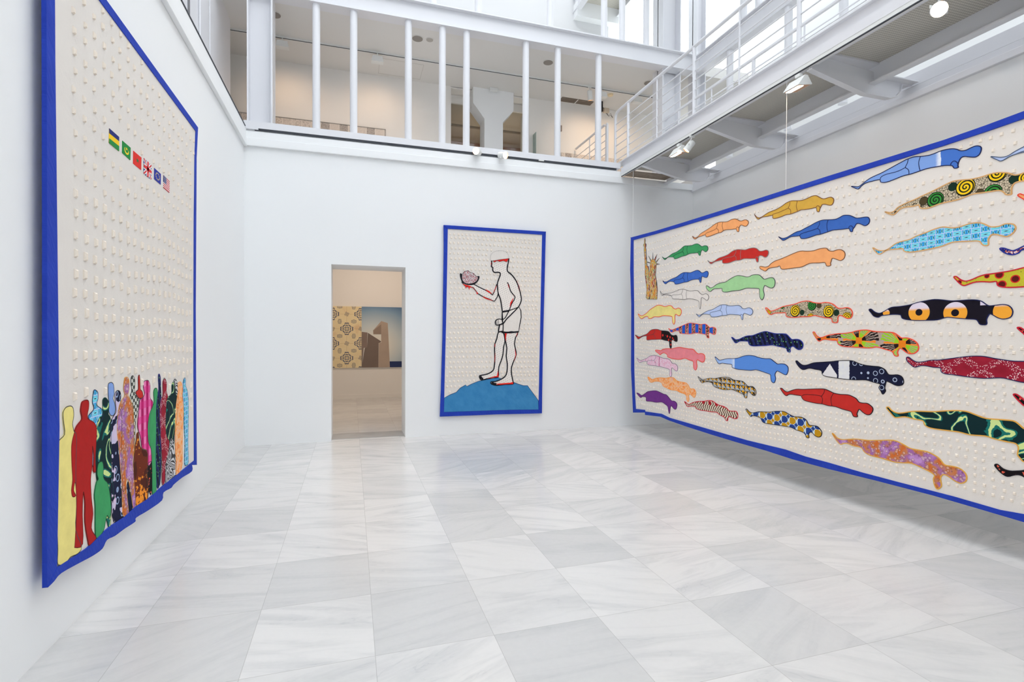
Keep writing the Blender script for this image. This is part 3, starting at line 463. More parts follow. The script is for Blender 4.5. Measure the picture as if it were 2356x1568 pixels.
# ---------------------------------------------------------------- structural steel
def ibeam(name, label, a, b, axis, face, z0, z1, depth, flange=.07):
    """beam along axis ('x' or 'y'); face = coordinate of the visible flange edge, depth positive away from the room"""
    s = 1 if depth > 0 else -1
    t = thing(name, label, 'beam', (a, face, z0) if axis == 'x' else (face, a, z0))
    def B(c0, c1, h0, h1):
        p, q = ((a, c0, h0), (b, c1, h1)) if axis == 'x' else ((c0, a, h0), (c1, b, h1))
        return off(MB().box(p, q), t.location)
    B(face+s*flange, face+s*(flange+.02), z0+.01, z1-.015).build('web', STEEL, t)
    B(face, face+depth, z1-.018, z1).build('top_flange', STEEL, t)
    B(face+s*flange*.6, face+depth, z0, z0+.018).build('bottom_flange', STEEL, t)
    return t
ibeam('steel_beam', 'long white steel beam above the round posts, edge of the upper gallery', -1.75, 6.15, 'x', 7.97, 6.375, 6.655, .25, .07)
ibeam('steel_beam', 'white steel beam above the right gallery, seen behind the walkway railing', 7.95, -3.9, 'y', 5.93, 6.33, 6.62, .2, .06)
# edge beam of the first gallery, under the posts
t = thing('gallery_edge_beam', 'white steel edge beam running above the back wall, carrying the round posts', 'beam', (X0, YB, 4.44))
off(MB().box((X0, YB-.035, 4.452), (4.43, YB+.22, 4.545)), t.location).build('beam_body', STEEL, t)
off(MB().box((-1.3, YB-.022, 4.425), (4.36, YB+.1, 4.452)), t.location).build('dark_slot', SLOT, t)
off(MB().box((X0+.03, YB-.04, 4.43), (-1.25, YB+.05, 4.456)), t.location).build('end_cap', STEEL, t)
off(MB().box((2.93, YB-.04, 4.432), (3.02, YB+.02, 4.452)), t.location).build('joint_clip', LAMPW, t)
t = thing('gallery_edge_beam', 'white steel edge beam with dark lighting slot above the left wall', 'beam', (X0, -3.9, 4.44))
off(MB().box((X0-.25, -3.9, 4.46), (X0-.002, YB-.05, 4.52)), t.location).build('beam_body', STEEL, t)
off(MB().box((X0-.02, -3.9, 4.441), (X0+.036, 7.93, 4.453)), t.location).build('dark_slot', SLOT, t)
PCX = [-.495, .027, .83, 1.355, 1.74, 2.735, 3.30, 4.055]
WHERE = ['first round white post from the left, next to the big steel column', 'round white post, second from the left on the gallery edge', 'round white post, third from the left on the gallery edge',
  'round white post left of the funnel-shaped pillar, further from it', 'round white post just left of the funnel-shaped pillar and its left spotlight', 'round white post just right of the funnel-shaped pillar',
  'round white post beside the ceiling air vent, second from the right', 'rightmost round white post, beside the end of the walkway railing']
proto = MB().tube((0, 0, 0), (0, 0, 1.835), .054, 24)
pm = None
for x, w in zip(PCX, WHERE):
    if pm is None:
        o = proto.build('steel_post', STEEL); pm = o
    else:
        o = pm.copy(); COL.objects.link(o)
    o.location = (x, YB+.075, 4.545); tag(o, w, 'post', 'round posts on the gallery edge')
for x, w in zip([1.21, 1.93, 3.165, 4.165, 4.515, 4.995], ['short visible foot of a white post above the long beam, left of two', 'faint white post above the long beam, near its middle',
    'white post above the long beam, left of the upper bridge', 'white post above the long beam, in front of the upper bridge underside', 'white post above the long beam, against the bright window', 'white post above the long beam, just left of the big corner column']):
    o = pm.copy(); o.data = pm.data; COL.objects.link(o); o.location = (x, YB+.09, 6.656); o.scale = (1, 1, .91); tag(o, w, 'post', 'posts of the upper gallery')
for y, w in zip([7.21, 6.0, 5.12, 4.62], ['white round post behind the walkway railing, nearest the corner', 'white round post behind the walkway railing, second from the corner', 'white round post behind the walkway, third from the corner', 'white round post behind the walkway near the top of the photo']):
    o = pm.copy(); COL.objects.link(o); o.location = (6.04, y, 4.56); o.scale = (1, 1, .964); tag(o, w, 'post', 'posts of the right gallery')
for y, w in zip([6.93, 6.6], ['short stretch of white post above the right beam, left one', 'short stretch of white post above the right beam, right one']):
    o = pm.copy(); COL.objects.link(o); o.location = (6.06, y, 6.62); o.scale = (1, 1, 2.3); tag(o, w, 'post', 'upper posts of the right gallery')
def column(label, x0, x1, y0, y1, z0, z1, t=.018):
    c = thing('steel_column', label, 'column', ((x0+x1)/2, (y0+y1)/2, z0)); L = c.location
    off(MB().box((x0, y0, z0), (x0+t, y1, z1)), L).build('flange', STEEL, c)
    off(MB().box((x1-t, y0, z0), (x1, y1, z1)), L).build('flange', STEEL, c)
    off(MB().box((x0, (y0+y1)/2-.01, z0), (x1, (y0+y1)/2+.01, z1)), L).build('web', STEEL, c)
    return c
column('large white H-shaped steel column at the left end of the gallery edge', -1.395, -1.07, 7.99, 8.3, 4.546, 6.372)
column('large white H-shaped steel column behind the walkway railing in the right corner', 5.33, 5.71, 8.1, 8.42, 4.5, 8.32)
column('narrower white steel column just right of the big corner column', 6.05, 6.25, 8.1, 8.35, 4.5, 14.1)

# ---------------------------------------------------------------- walkway along the right side
WX0, WX1, WZ = 4.43, 5.34, 4.57
Y0, Y1 = -3.4, 8.02
wk = thing('walkway', 'white steel footbridge with a grey mesh underside running along the right wall', 'walkway', (WX0, Y1, 4.3)); L = wk.location
eb = MB().box((WX0, Y0, 4.565), (WX0+.14, 8.3, 4.582)).box((WX0+.05, Y0, 4.44), (WX0+.065, 8.0, 4.57)).box((WX0, Y0, 4.355), (WX0+.14, Y1-.05, 4.45))
off(eb, L).build('edge_beam', STEEL, wk)
off(MB().box((WX0+.004, Y0, 4.318), (WX0+.05, Y1-.05, 4.355)), L).build('lighting_track', LAMPW, wk)
off(MB().box((WX0+.006, Y0, 4.311), (WX0+.024, Y1-.05, 4.318)), L).build('track_slot', SLOT, wk)
off(MB().box((WX1, Y0, 4.27), (WX1+.015, Y1-.05, 4.56)).box((WX1-.07, Y0, 4.258), (WX1+.015, Y1-.05, 4.272)).box((WX1-.05, Y0, 4.55), (WX1+.18, 8.0, 4.57)), L).build('inner_beam', STEEL, wk)
off(MB().box((WX0+.1, Y0, 4.47), (WX1, 8.0, 4.485)), L).build('mesh_deck', GRATE, wk)
for yb in (7.33, 5.75, 4.17, 2.6):
    prof = [(WX0+.04, 4.30), (5.20, 4.155), (5.56, 4.155), (5.65, 4.185), (5.71, 4.24), (5.73, 4.32), (XR-.03, 4.33), (XR-.03, 4.36), (WX0+.04, 4.46)]
    b = MB().prism(prof, lambda a, z, d, yb=yb: (a, yb+d, z), -.008, .008)
    lo = prof[:6]
    for (xa, za), (xb, zb) in zip(lo[:-1], lo[1:]):
        b.prism([(xa, za-.012), (xb, zb-.012), (xb, zb), (xa, za)], lambda a, z, d, yb=yb: (a, yb+d, z), -.032, .032)
    b.box((WX0+.05, yb-.07, 4.45), (WX1, yb+.07, 4.468)).box((WX1+.02, yb-.085, 4.34), (XR-.03, yb+.085, 4.352))
    off(b, L).build('bracket', STEEL, wk)
def railing(label, x, posts, y_end, side=1):
    t = thing('railing', label, 'railing', (x, posts[0][0], WZ)); L = t.location; H = 5.545
    ys = posts[0][0]
    off(MB().path([(x, ys+.45, WZ+.012), (x, ys+.45, H-.10), (x, ys+.435, H-.045), (x, ys+.40, H-.015), (x, ys+.33, H), (x, y_end, H)], .023, 12), L).build('handrail', STEEL, t)
    for y, r in posts:
        off(MB().tube((x, y, WZ+.012), (x, y, H-.02), r, 12), L).build('baluster', STEEL, t)
    for k in range(6):
        z = WZ+.12+k*.128
        off(MB().tube((x, ys+.45, z), (x, y_end, z), .008, 8), L).build('rail_bar', STEEL, t)
    return t
near_posts = [(7.85, .024), (6.985, .011), (6.08, .024), (5.21, .011), (4.33, .024), (3.45, .011), (2.58, .024), (1.7, .011)]
railing('white tubular railing on the room side of the walkway, nearest the camera', 4.50, near_posts, .5)
railing('white tubular railing on the far side of the walkway, seen through the near one', 5.50, near_posts, .5)
# railing beyond the gallery edge, in line with the walkway
t = thing('railing', 'white railing going back into the gallery behind the rightmost post', 'railing', (4.47, 8.62, 4.5)); L = t.location
off(MB().path([(4.42, 8.45, 4.55), (4.42, 8.45, 5.30), (4.43, 8.47, 5.39), (4.45, 8.52, 5.43), (4.47, 8.57, 5.40), (4.48, 8.6, 5.32), (4.48, 8.6, 4.55)], .022, 12), L).build('end_loop', STEEL, t)
off(MB().path([(4.5, 8.64, 4.55), (4.5, 8.64, 5.44), (4.5, 8.72, 5.49), (4.5, 10.0, 5.49)], .023, 12), L).build('handrail', STEEL, t)
for k in range(6):
    off(MB().tube((4.5, 8.66, 4.68+k*.128), (4.5, 10.0, 4.68+k*.128), .008, 8), L).build('rail_bar', STEEL, t)
    off(MB().tube((4.42, 8.45, 4.62+k*.128), (4.48, 8.6, 4.62+k*.128), .008, 8), L).build('rail_bar', STEEL, t)
off(MB().tube((4.5, 9.35, 4.51), (4.5, 9.35, 5.48), .011, 8), L).build('baluster', STEEL, t)
# upper bridge
ub = thing('upper_bridge', 'upper footbridge with beige mesh underside, cut off by the top of the photo', 'walkway', (4.43, 10.05, 8.33)); L = ub.location
off(MB().box((4.43, 1, 8.33), (4.55, 10.05, 8.35)).box((4.47, 1, 8.35), (4.49, 10.05, 8.62)).box((4.43, 1, 8.62), (4.6, 10.05, 8.64)), L).build('edge_beam', STEEL, ub)
off(MB().box((5.36, 1, 8.33), (5.5, 10.05, 8.35)).box((5.42, 1, 8.35), (5.44, 10.05, 8.62)).box((5.36, 1, 8.62), (5.5, 10.05, 8.64)), L).build('inner_beam', STEEL, ub)
off(MB().box((4.5, 1, 8.50), (5.42, 9.9, 8.52)), L).build('mesh_deck', GRATE, ub)
off(MB().box((4.45, 9.88, 8.20), (5.42, 10.05, 8.50)), L).build('end_block', WHITE, ub)
# right level small ducts in the corner gap
tag(MB().box((4.5, 7.70, 4.325), (5.3, 7.965, 4.335)).build('concrete_strip', plain('rough_concrete', (150, 135, 120), .9, var=.3, sc=12)), 'narrow brown strip of rough concrete under the walkway end, above the back wall', 'concrete')

# funnel shaped pillar in the gallery
z0, z1 = 4.5, 6.43
prof = [(2.50, z0), (2.50, 5.84), (2.27, 6.12), (2.27, z1), (3.10, z1), (3.10, 6.07), (2.88, 5.82), (2.88, z0)]
tag(MB().prism(prof, lambda a, z, d: (a, d, z), 9.93, 10.30).build('pillar', WHITE, None), 'white pillar that widens like a funnel below the gallery ceiling', 'pillar')
tag(MB().box((3.55, 9.86, 4.5), (3.56, 10.04, 5.68)).build('glass_panel', plain('green_glass', (150, 168, 160), .05), None), 'greenish glass panel standing at the gallery wall opening', 'glass panel')

# ceiling fittings of the gallery
def aim_matrix(loc, d):
    d = Vector(d).normalized(); z = -d
    x = Vector((0, 0, 1)).cross(z).normalized() if abs(z.z) < .99 else Vector((1, 0, 0)); y = z.cross(x)
    m = Matrix((x, y, z)).transposed().to_4x4(); m.translation = Vector(loc); return m
def lamp(parent, loc, d, power, angle, col=(1, .80, .62), size=.03):
    ld = bpy.data.lights.new('spot_beam', 'SPOT'); ld.energy = power; ld.spot_size = math.radians(angle); ld.spot_blend = .9; ld.color = col; ld.shadow_soft_size = size
    o = bpy.data.objects.new('spot_beam', ld); COL.objects.link(o); o.parent = parent; o.matrix_local = aim_matrix(loc, d)
def disc(name, label, cat, x, y, r, m, rim=True, z=6.43):
    t = thing(name, label, cat, (x, y, z)); 
    MB().tube((0, 0, -.006), (0, 0, 0), r*1.18, 24).build('rim', CEIL, t)
    MB().tube((0, 0, -.010), (0, 0, -.004), r, 24).build('grille', m, t); return t
SPK = plain('speaker_grey', (146, 140, 134), .7); SPK2 = plain('downlight_grey', (178, 174, 168), .6)
disc('ceiling_speaker', 'round grey grille in the gallery ceiling, left of a smaller disc', 'speaker', 1.03, 8.6, .085, SPK)
lamp(disc('ceiling_downlight', 'small pale round disc beside a grey ceiling grille', 'ceiling light', 1.225, 8.575, .055, SPK2), (0, 0, -.02), (0, .1, -1), 30, 110, (1, .95, .9), .15)
disc('ceiling_speaker', 'round grey grille in the gallery ceiling, cut by the left column', 'speaker', -1.12, 8.62, .085, SPK)
disc('ceiling_speaker', 'round grey grille in the gallery ceiling, between the two right posts', 'speaker', 3.34, 8.64, .085, SPK)
disc('ceiling_speaker', 'round grey grille in the gallery ceiling, behind the walkway handrail', 'speaker', 5.45, 8.75, .085, SPK)
t = thing('air_vent', 'long brown slatted air vent in the gallery ceiling', 'vent', (4.4, 9.88, 6.43))
VENT = plain('vent_brown', (120, 108, 96), .6)
MB().box((-.3, -.09, -.008), (.4, .09, 0)).build('backing', VENT, t)
for i in range(7): MB().box((-.3, -.08+i*.026, -.014), (.4, -.072+i*.026, -.008)).build('slat', plain('vent_slat', (146, 134, 122), .5), t)
MB().box((.04, -.09, -.016), (.055, .09, -.008)).build('divider', LAMPW, t)
t = thing('smoke_detector', 'small round yellowish smoke detector on the gallery ceiling', 'smoke detector', (4.98, 9.4, 6.43))
MB().tube((0, 0, -.03), (0, 0, 0), .05, 20, r1=.06).build('housing', plain('aged_plastic', (232, 214, 178), .5), t)
t = thing('lighting_track', 'white lighting track with dark slot along the gallery ceiling', 'lighting track', (1.5, 9.22, 6.43))
MB().box((-5, -.02, -.03), (4.4, .02, 0)).build('track_body', LAMPW, t)
MB().box((-5, -.021, -.036), (4.4, -.008, -.03)).build('track_slot', SLOT, t)
def box_light(x, label, power=5):
    t = thing('flood_light', label, 'track light', (x, 9.2, 6.39), 'box lights on the gallery track')
    MB().tube((0, 0, -.05), (0, 0, 0), .012, 10).build('stem', LAMPW, t)
    MB().prism([(-.10, -.15), (.10, -.15), (.08, -.055), (-.08, -.055)], lambda a, z, d: (a, d, z), -.05, .06).build('housing', LAMPW, t)
    lamp(t, (0, .03, -.17), (0, .55, -.8), power, 140, (1, .68, .42), .05); return t
box_light(-1.08, 'flat white box light on the gallery track, beside the left column')
box_light(.42, 'flat white box light on the gallery track, between the second and third post')
box_light(4.68, 'flat white box light on the gallery track, hidden behind the rightmost post')
box_light(5.46, 'flat white box light on the gallery track, behind the walkway railing')
t = thing('ceiling_hatch', 'faint rectangular access panel outline in the gallery ceiling', 'hatch', (.47, 9.40, 6.43))
for a, b in (((0, 0), (.77, .004)), ((0, .55), (.77, .554)), ((0, 0), (.004, .55)), ((.766, 0), (.77, .55))):
    MB().box((a[0], a[1], -.002), (b[0], b[1], 0)).build('panel_gap', SPK2, t)
# emergency fitting and small device with cables
t = thing('emergency_light', 'small white fitting on top of the funnel-shaped pillar', 'light fitting', (2.67, 9.86, 6.40))
MB().box((-.085, -.03, -.03), (.085, .05, .03)).build('housing', LAMPW, t, .01)
t = thing('ceiling_device', 'black bracket with dangling cables on the gallery wall behind the rightmost post', 'bracket', (4.95, 9.75, 6.30))
MB().box((-.03, -.03, -.08), (.03, .03, .13)).build('mount', BLACK, t, .005)
MB().box((.05, -.05, -.09), (.17, .03, .0)).build('connector_box', plain('pale_plastic', (200, 188, 170), .5), t, .01)
for k in range(2): MB().path([(.02, 0, .05), (.10, 0, -.05-k*.03), (.18, 0, -.15), (.22, 0, -.12+k*.04), (.27, 0, -.17)], .004, 6).build('cable', BLACK, t)
tag(MB().box((4.12, 10.02, 5.83), (4.19, 10.049, 5.95)).build('wall_switch', plain('grey_plastic', (120, 112, 108), .5), None, .004), 'small dark wall box beside the rightmost post', 'switch')
# drawing friezes
def comic():
    m = Mat('ink_drawings', .6)
    p = (m.x/.16).floor(); r = m.rnd(m.vec(p, 2, 1))
    n = m.noise(22, 5, .65, dist=1.5); w = (n*9).sin()
    v = w.gt(.15)*.55 + m.noise(60, 2).gt(.55)*r*.6
    seam = ((m.x/.16).frac()-.5).abs().gt(.46)
    c = m.mix(v._m('MINIMUM', 1), (214, 204, 194), (70, 66, 64)); c = m.mix(r.gt(.6)*.45, c, (110, 104, 100)); m.base(m.mix(seam, c, (222, 214, 204))); return m.m
INK = comic()
t = thing('drawing_frieze', 'row of black ink drawings low on the gallery wall, left part', 'drawings', (-1.5, 10.05, 5.0))
MB().box((-1.0, -.026, -.4), (2.11, -.006, .425)).build('sheet', INK, t)
MB().box((-1.0, -.034, .425), (2.11, -.006, .433)).build('top_strip', plain('grey_strip', (150, 148, 144), .5), t)
t = thing('drawing_frieze', 'row of black ink drawings low on the gallery wall behind the right railing', 'drawings', (4.9, 10.05, 5.0))
MB().box((-.72, -.026, -.4), (1.0, -.006, .39)).build('sheet', INK, t)

# ---------------------------------------------------------------- spotlights
def can_spot(label, base, head, d, power, angle=70, r=.046, ln=.14, lens=None):
    """cylinder spotlight: base = point on the track, head = centre of the can, d = aiming direction"""
    t = thing('spotlight', label, 'spotlight', base, 'cylinder spotlights'); B = Vector(base); h = Vector(head)-B; d = Vector(d).normalized()
    MB().box((-.035, -.012, -.01), (.035, .012, .012)).build('adapter', LAMPW, t)
    MB().path([(0, 0, 0), h*.5+Vector((0, 0, .01)), h-d*.03], .009, 8).build('arm', LAMPW, t)
    a, b = h-d*ln/2, h+d*ln/2
    body = MB(); body.tube(a, b, r, 24, caps=False); body.tube(a-d*.012, a, r*.7, 24, r1=r)
    body.build('housing', LAMPW, t)
    body = MB(); body.tube(b-d*.03, b+d*.001, r*.60, 20, r1=r*.985, caps=False); body.build('reflector', REFL, t)
    MB().tube(b-d*.012, b-d*.010, r*.86, 20).build('lens', lens or LENS, t)
    for s in (-1, 1):
        q = d.orthogonal().normalized()*s
        MB().box((-.012, -.004, -.012), (.012, .004, .012)).build('fin', LAMPW, t).location = h+q*(r+.004)
    if power: lamp(t, b+d*.02, d, power, angle)
    return t
def flood(label, base, power, angle=100):
    t = thing('flood_light', label, 'flood light', base, 'wedge flood lights under the walkway')
    MB().box((-.03, -.03, -.035), (.02, .03, 0)).build('adapter', LAMPW, t, .004)
    MB().tube((0, 0, -.05), (0, 0, -.03), .012, 10).build('stem', LAMPW, t)
    # wedge housing: ridge on top, open lit mouth below
    def fn(a, z, d): return (a-.01, d, z)
    sh = MB().prism([(-.105, -.165), (-.02, -.05), (.015, -.05), (.075, -.135)], fn, -.10, .10)
    sh.build('housing', LAMPW, t, .003)
    MB().prism([(-.092, -.1685), (-.092, -.1635), (.064, -.1335), (.064, -.1385)], fn, -.088, .088).build('reflector', REFL, t)
    MB().prism([(-.084, -.1705), (-.084, -.1655), (-.02, -.1535), (-.02, -.1585)], fn, -.08, .08).build('lens', LENS, t)
    lamp(t, (-.08, 0, -.22), (-.5, 0, -1), power, angle, size=.06); return t
flood('white wedge-shaped flood light under the walkway, the larger nearer one', (4.452, 4.275, 4.292), 9)
flood('white wedge-shaped flood light under the walkway, beside the small spotlight', (4.452, 6.33, 4.296), 9)
can_spot('small white cylinder spotlight under the walkway, beside a wedge flood light', (4.452, 6.05, 4.296), (4.46, 6.12, 4.19), (-.5, .28, -.75), 7)
can_spot('glaring round spotlight under the walkway at the top right of the photo', (4.452, 2.93, 4.296), (4.47, 2.95, 4.175), (-.72, -.55, -.45), 10, 90, .055, .12, LENS2)
can_spot('round lit spotlight on the gallery edge, the left one of the pair, turned left', (1.86, 7.97, 4.44), (1.875, 7.90, 4.435), (-.55, -.92, -.18), 9, 80, .052)
can_spot('round lit spotlight on the gallery edge, the right one of the pair, turned right', (2.28, 7.97, 4.44), (2.29, 7.90, 4.425), (.42, -.9, -.25), 9, 80, .052)
can_spot('white cylinder spotlight hanging from the gallery ceiling track, lit from inside', (4.42, 9.2, 6.39), (4.43, 9.2, 6.24), (.25, .25, -1), 5, 100, .05, .17)
# spotlights on the left wall track, above the edge of the photo
for y, d in ((3.2, (1, .10, -.45)), (1.6, (1, .35, -.42))):
    can_spot('white cylinder spotlight on the left wall track at %s' % ('the nearer end' if y < 2 else 'the middle'), (X0+.03, y, 4.43), (X0+.09, y, 4.36), d, 26, 62)
def roomlight(name, loc, size, power, col, label):
    t = thing('ceiling_lamp', label, 'ceiling lamp', loc); MB().box((-size[0]/2, -size[1]/2, 0), (size[0]/2, size[1]/2, .02)).build('housing', LAMPW, t)
    ld = bpy.data.lights.new(name, 'AREA'); ld.shape = 'RECTANGLE'; ld.size, ld.size_y = size; ld.energy = power; ld.color = col
    o = bpy.data.objects.new(name, ld); COL.objects.link(o); o.parent = t; o.location = (0, 0, -.02)
roomlight('lamp_glow', (.6, 11.2, 4.16), (1.6, 1.2), 16, (1, .80, .65), 'lamp panel on the ceiling of the room behind the doorway')
t = thing('added_fill_uplight', 'unseen uplight added to brighten the dim far room beyond the gallery', 'light fitting', (3.0, 11.0, 4.5)); MB().tube((0, 0, 0), (0, 0, .08), .07, 16).build('housing', LAMPW, t); lamp(t, (0, 0, .10), (0, .45, 1), 11, 150, (1, .84, .68), .1)  # hidden fill light, added to lift the far room's ceiling
# ---------------------------------------------------------------- fabrics
PAT = {}
def fab(fn):
    PAT[fn.__name__] = fn; return fn
def fabric(name):
    k = 'fabric_'+name
    if k in MATS: return MATS[k]
    m = Mat(k, .85, .15); c = PAT[name](m)
    m.base(c); m.bump(m.noise(420, 2)*.5 + m.noise(22, 3)*1.2, .35, .004); MATS[k] = m.m; return m.m
def solid(name, c, var=.08):
    PAT[name] = lambda m: m.mix(m.noise(14, 4), tuple(v*(1-var) for v in c), tuple(min(255, v*(1+var*.6)) for v in c))
for n, c in dict(orange=(253, 172, 112), gold=(214, 170, 72), bluedeep=(62, 106, 188), green=(66, 160, 100), red=(200, 48, 42), redL=(178, 34, 32), bluemid=(64, 110, 200),
                 cream=(232, 226, 220), yellow=(240, 226, 140), paleblue=(186, 204, 242), palegreen=(164, 214, 156), pink=(236, 138, 148), purple=(118, 56, 140),
                 periwinkle=(134, 166, 226)).items(): solid(n, c)
def tw(m, a, b, x): return m.mix(x.ss(0, 1) if False else x, a, b)
def discs(m, base, L, jit=0):
    """L: (u, v, r, kind, colour); kind ring/plain"""
    c = base
    for u, v, r, kind, colr in L:
        du = m.x-u; dv = m.y-v; d = (du*du+dv*dv).sqrt()/r
        if kind == 's':
            a = dv.atan2(du)/(2*math.pi); w = (d*2.6+a).frac().gt(.42)
            cc = m.mix(w, (26, 34, 26), colr)
        else: cc = m.col(colr)
        c = m.mix(d.lt(1.08), c, (26, 34, 26)); c = m.mix(d.lt(.98), c, cc)
    return c
YE, GR, DK, BR = (248, 206, 30), (52, 142, 56), (24, 50, 38), (78, 66, 42)
def pebbles(m):
    d, _ = m.voro(62, 'DISTANCE_TO_EDGE'); return m.mix(d.ss(.02, .12), (70, 62, 48), (206, 192, 166))
@fab
def spiralB(m): return discs(m, pebbles(m), [(3.355,1.533,.059,'s',YE),(3.561,1.578,.048,'s',GR),(3.441,1.514,.027,'p',DK),(3.643,1.574,.026,'p',BR),(3.753,1.509,.057,'s',YE),(3.837,1.495,.029,'p',DK),(3.547,1.462,.037,'s',YE),(3.947,1.444,.047,'s',YE),(3.954,1.549,.022,'s',GR),(3.185,1.590,.026,'s',GR),(3.159,1.508,.021,'s',YE),(3.0,1.541,.03,'s',YE)])
@fab
def spiralA(m): return discs(m, pebbles(m), [(4.62,2.372,.032,'p',BR),(4.708,2.357,.059,'s',GR),(4.832,2.428,.031,'p',DK),(4.918,2.402,.062,'s',YE),(5.123,2.445,.057,'s',YE),(5.013,2.338,.025,'p',BR),(5.094,2.315,.055,'s',GR),(5.226,2.376,.035,'p',DK),(5.290,2.366,.046,'s',YE),(5.39,2.37,.045,'s',GR),(4.327,2.347,.016,'p',GR)])
@fab
def blueband(m):
    x = m.x + (m.noise(30, 2)-.5)*.02
    return m.mix(x.gt(4.745), m.mix(x.ss(4.70, 4.735), (128, 164, 226), (226, 232, 244)), (72, 118, 202))
@fab
def bluehem(m):
    return m.mix(m.x.gt(2.463), m.mix(m.x.ss(2.40, 2.46), (158, 190, 240), (206, 220, 246)), (90, 142, 222))
@fab
def turqprint(m):
    u, v = m.x/.062, m.y/.040; iu, iv = u.floor(), v.floor(); k = ((iu+iv).mod(2)).gt(.5)
    fu, fv = (u.frac()-.5).abs(), (v.frac()-.5).abs()
    lens = (k*(fu*1.0+fv*3.2)+(k*-1+1)*((u.frac()*2).frac()-.5).abs()*2.4+(k*-1+1)*fv*.7)
    c = m.mix(k, (46, 150, 216), (110, 208, 232)); c = m.mix(lens.lt(.62), c, (140, 226, 238)); c = m.mix(lens.lt(.30), c, (30, 60, 90))
    return m.mix(fu.gt(.46)._m('MAXIMUM', fv.gt(.44)), c, (196, 204, 240))
@fab
def navydots(m):
    d, _ = m.voro(30, rnd=.6); w = ((m.x*90+m.y*40).sin()*.5 + (m.noise(30)-.5)*2)
    c = m.mix(w.gt(0), (12, 18, 40), (34, 40, 92)); return m.mix(d.lt(.18), c, (112, 186, 96))
@fab
def arches(m):
    u = (m.x/.145).frac(); v = m.y; d, _ = m.voro(80)
    inner = m.mix(d.gt(.45), (214, 170, 150), (88, 46, 40))
    a = (u-.5).abs(); c = m.mix(a.lt(.26), (30, 92, 200), (238, 96, 40)); return m.mix(a.lt(.19), c, inner)
@fab
def redblack(m):
    d, _ = m.voro(17, rnd=.75); r = m.mix(d.lt(.32), (26, 18, 22), (214, 52, 44)); return m.mix(m.x.gt(.903), (196, 44, 38), r)
@fab
def pinkmarble(m):
    n = m.noise(26, 5, .7, m.vec(m.x*2, m.y*.8), 2); c = m.ramp(n, [(0, (240, 222, 232)), (.52, (236, 206, 222)), (.62, (226, 120, 160)), (1, (206, 90, 140))]); return m.mix((m.x-.85).abs().lt(.01), c, (224, 120, 160))
@fab
def orangeflower(m):
    n = m.noise(20, 5, .7, dist=1); return m.ramp(n, [(.30, (222, 96, 110)), (.42, (250, 146, 56)), (.55, (248, 200, 150)), (.68, (232, 160, 170))])
@fab
def bubbles(m):
    n = m.noise(9, 3); d, r = m.voro(36); c = m.ramp(n, [(.38, (208, 110, 52)), (.46, (196, 128, 88)), (.54, (160, 104, 170)), (.66, (196, 148, 206))])
    c = m.mix((d.lt(.38)*.42), c, (226, 200, 190)); return m.mix(((d-.42).abs().lt(.06))*.5, c, (112, 70, 60))
@fab
def triangles(m):
    u, v = m.x/.080, m.y/.062; k = ((u.floor()+v.floor()).mod(2)).gt(.5); a = u.frac()+v.frac()
    c = m.mix(a.gt(1), (176, 192, 204), (34, 34, 40)); c = m.mix(((u*2+v*2).frac()-.5).abs().lt(.06), c, (236, 176, 50))
    d, _ = m.voro(20, rnd=.3); c = m.mix(d.lt(.27), c, (244, 176, 20)); return m.mix((m.x*500).sin().gt(.6)*a.gt(1)*0 + ((m.x*420).sin().gt(.5)*a.lt(1)*.5), c, (110, 126, 140))
@fab
def zebra(m):
    w = (m.x*150 + (m.y*60).sin()*2.6 + (m.noise(8)-.5)*4).sin(); c = m.mix(w.gt(.25), (226, 214, 192), (78, 34, 34))
    u, v = (m.x/.13).frac()-.5, (m.y/.16).frac()-.5; d = u.abs()+v.abs(); c = m.mix(d.lt(.24), c, (200, 38, 48)); return m.mix(d.lt(.09), c, (28, 20, 24))
@fab
def hands(m):
    c = m.mix(m.noise(120, 2), (168, 146, 136), (190, 172, 160))
    for u, v in ((4.07, 1.229), (4.461, 1.205), (3.70, 1.25)):
        du, dv = m.x-u, (m.y-v)*1.0; d = (du*du+dv*dv).sqrt(); a = dv.atan2(du)/(2*math.pi)+.5 + (m.noise(30)-.5)*.03
        s = (a*8).frac(); k = ((a*8).floor().mod(2)).gt(.5); fing = ((a*40).frac()-.5).abs().lt(.30)
        ray = s.lt(.82)*d.lt(.19)*(fing._m('MAXIMUM', d.lt(.07)))
        c = m.mix(ray, c, m.mix(k, (36, 26, 26), (150, 206, 40))); c = m.mix(s.gt(.82)*d.lt(.16), c, (240, 136, 40))
        c = m.mix((du.abs().lt(.03))*(dv.abs().lt(.03)), c, (232, 130, 30))
    return c
@fab
def eyes(m):
    c = m.col((22, 18, 30)); o = m.mix(m.y.ss(1.478, 1.505), (244, 168, 56), (226, 216, 232))
    for u, v, r in ((4.593, 1.467, .083), (4.859, 1.452, .083), (4.322, 1.474, .03), (5.19, 1.449, .085)):
        du, dv = m.x-u, m.y-v; d = (du*du+dv*dv).sqrt()/r; c = m.mix(d.lt(1), c, o)
        if r == .083: c = m.mix(d.lt(.33), c, (22, 18, 30))
    return m.mix((m.x-5.06).abs().lt(.035)*m.y.gt(1.50), c, (222, 212, 230))
@fab
def yellowspots(m):
    d, _ = m.voro(30); c = m.mix((d*14).sin().gt(.5)*d.lt(.5), (196, 188, 52), (150, 146, 48))
    for u, v, r in ((5.141,1.713,.026),(5.235,1.674,.026),(5.157,1.643,.026),(5.065,1.712,.016),(4.885,1.684,.017),(5.36,1.70,.03),(5.48,1.66,.03)):
        du, dv = m.x-u, m.y-v; dd = (du*du+dv*dv).sqrt()/r; c = m.mix(dd.lt(1.1), c, (206, 44, 40)); c = m.mix(dd.lt(.8), c, (92, 24, 24))
    return c
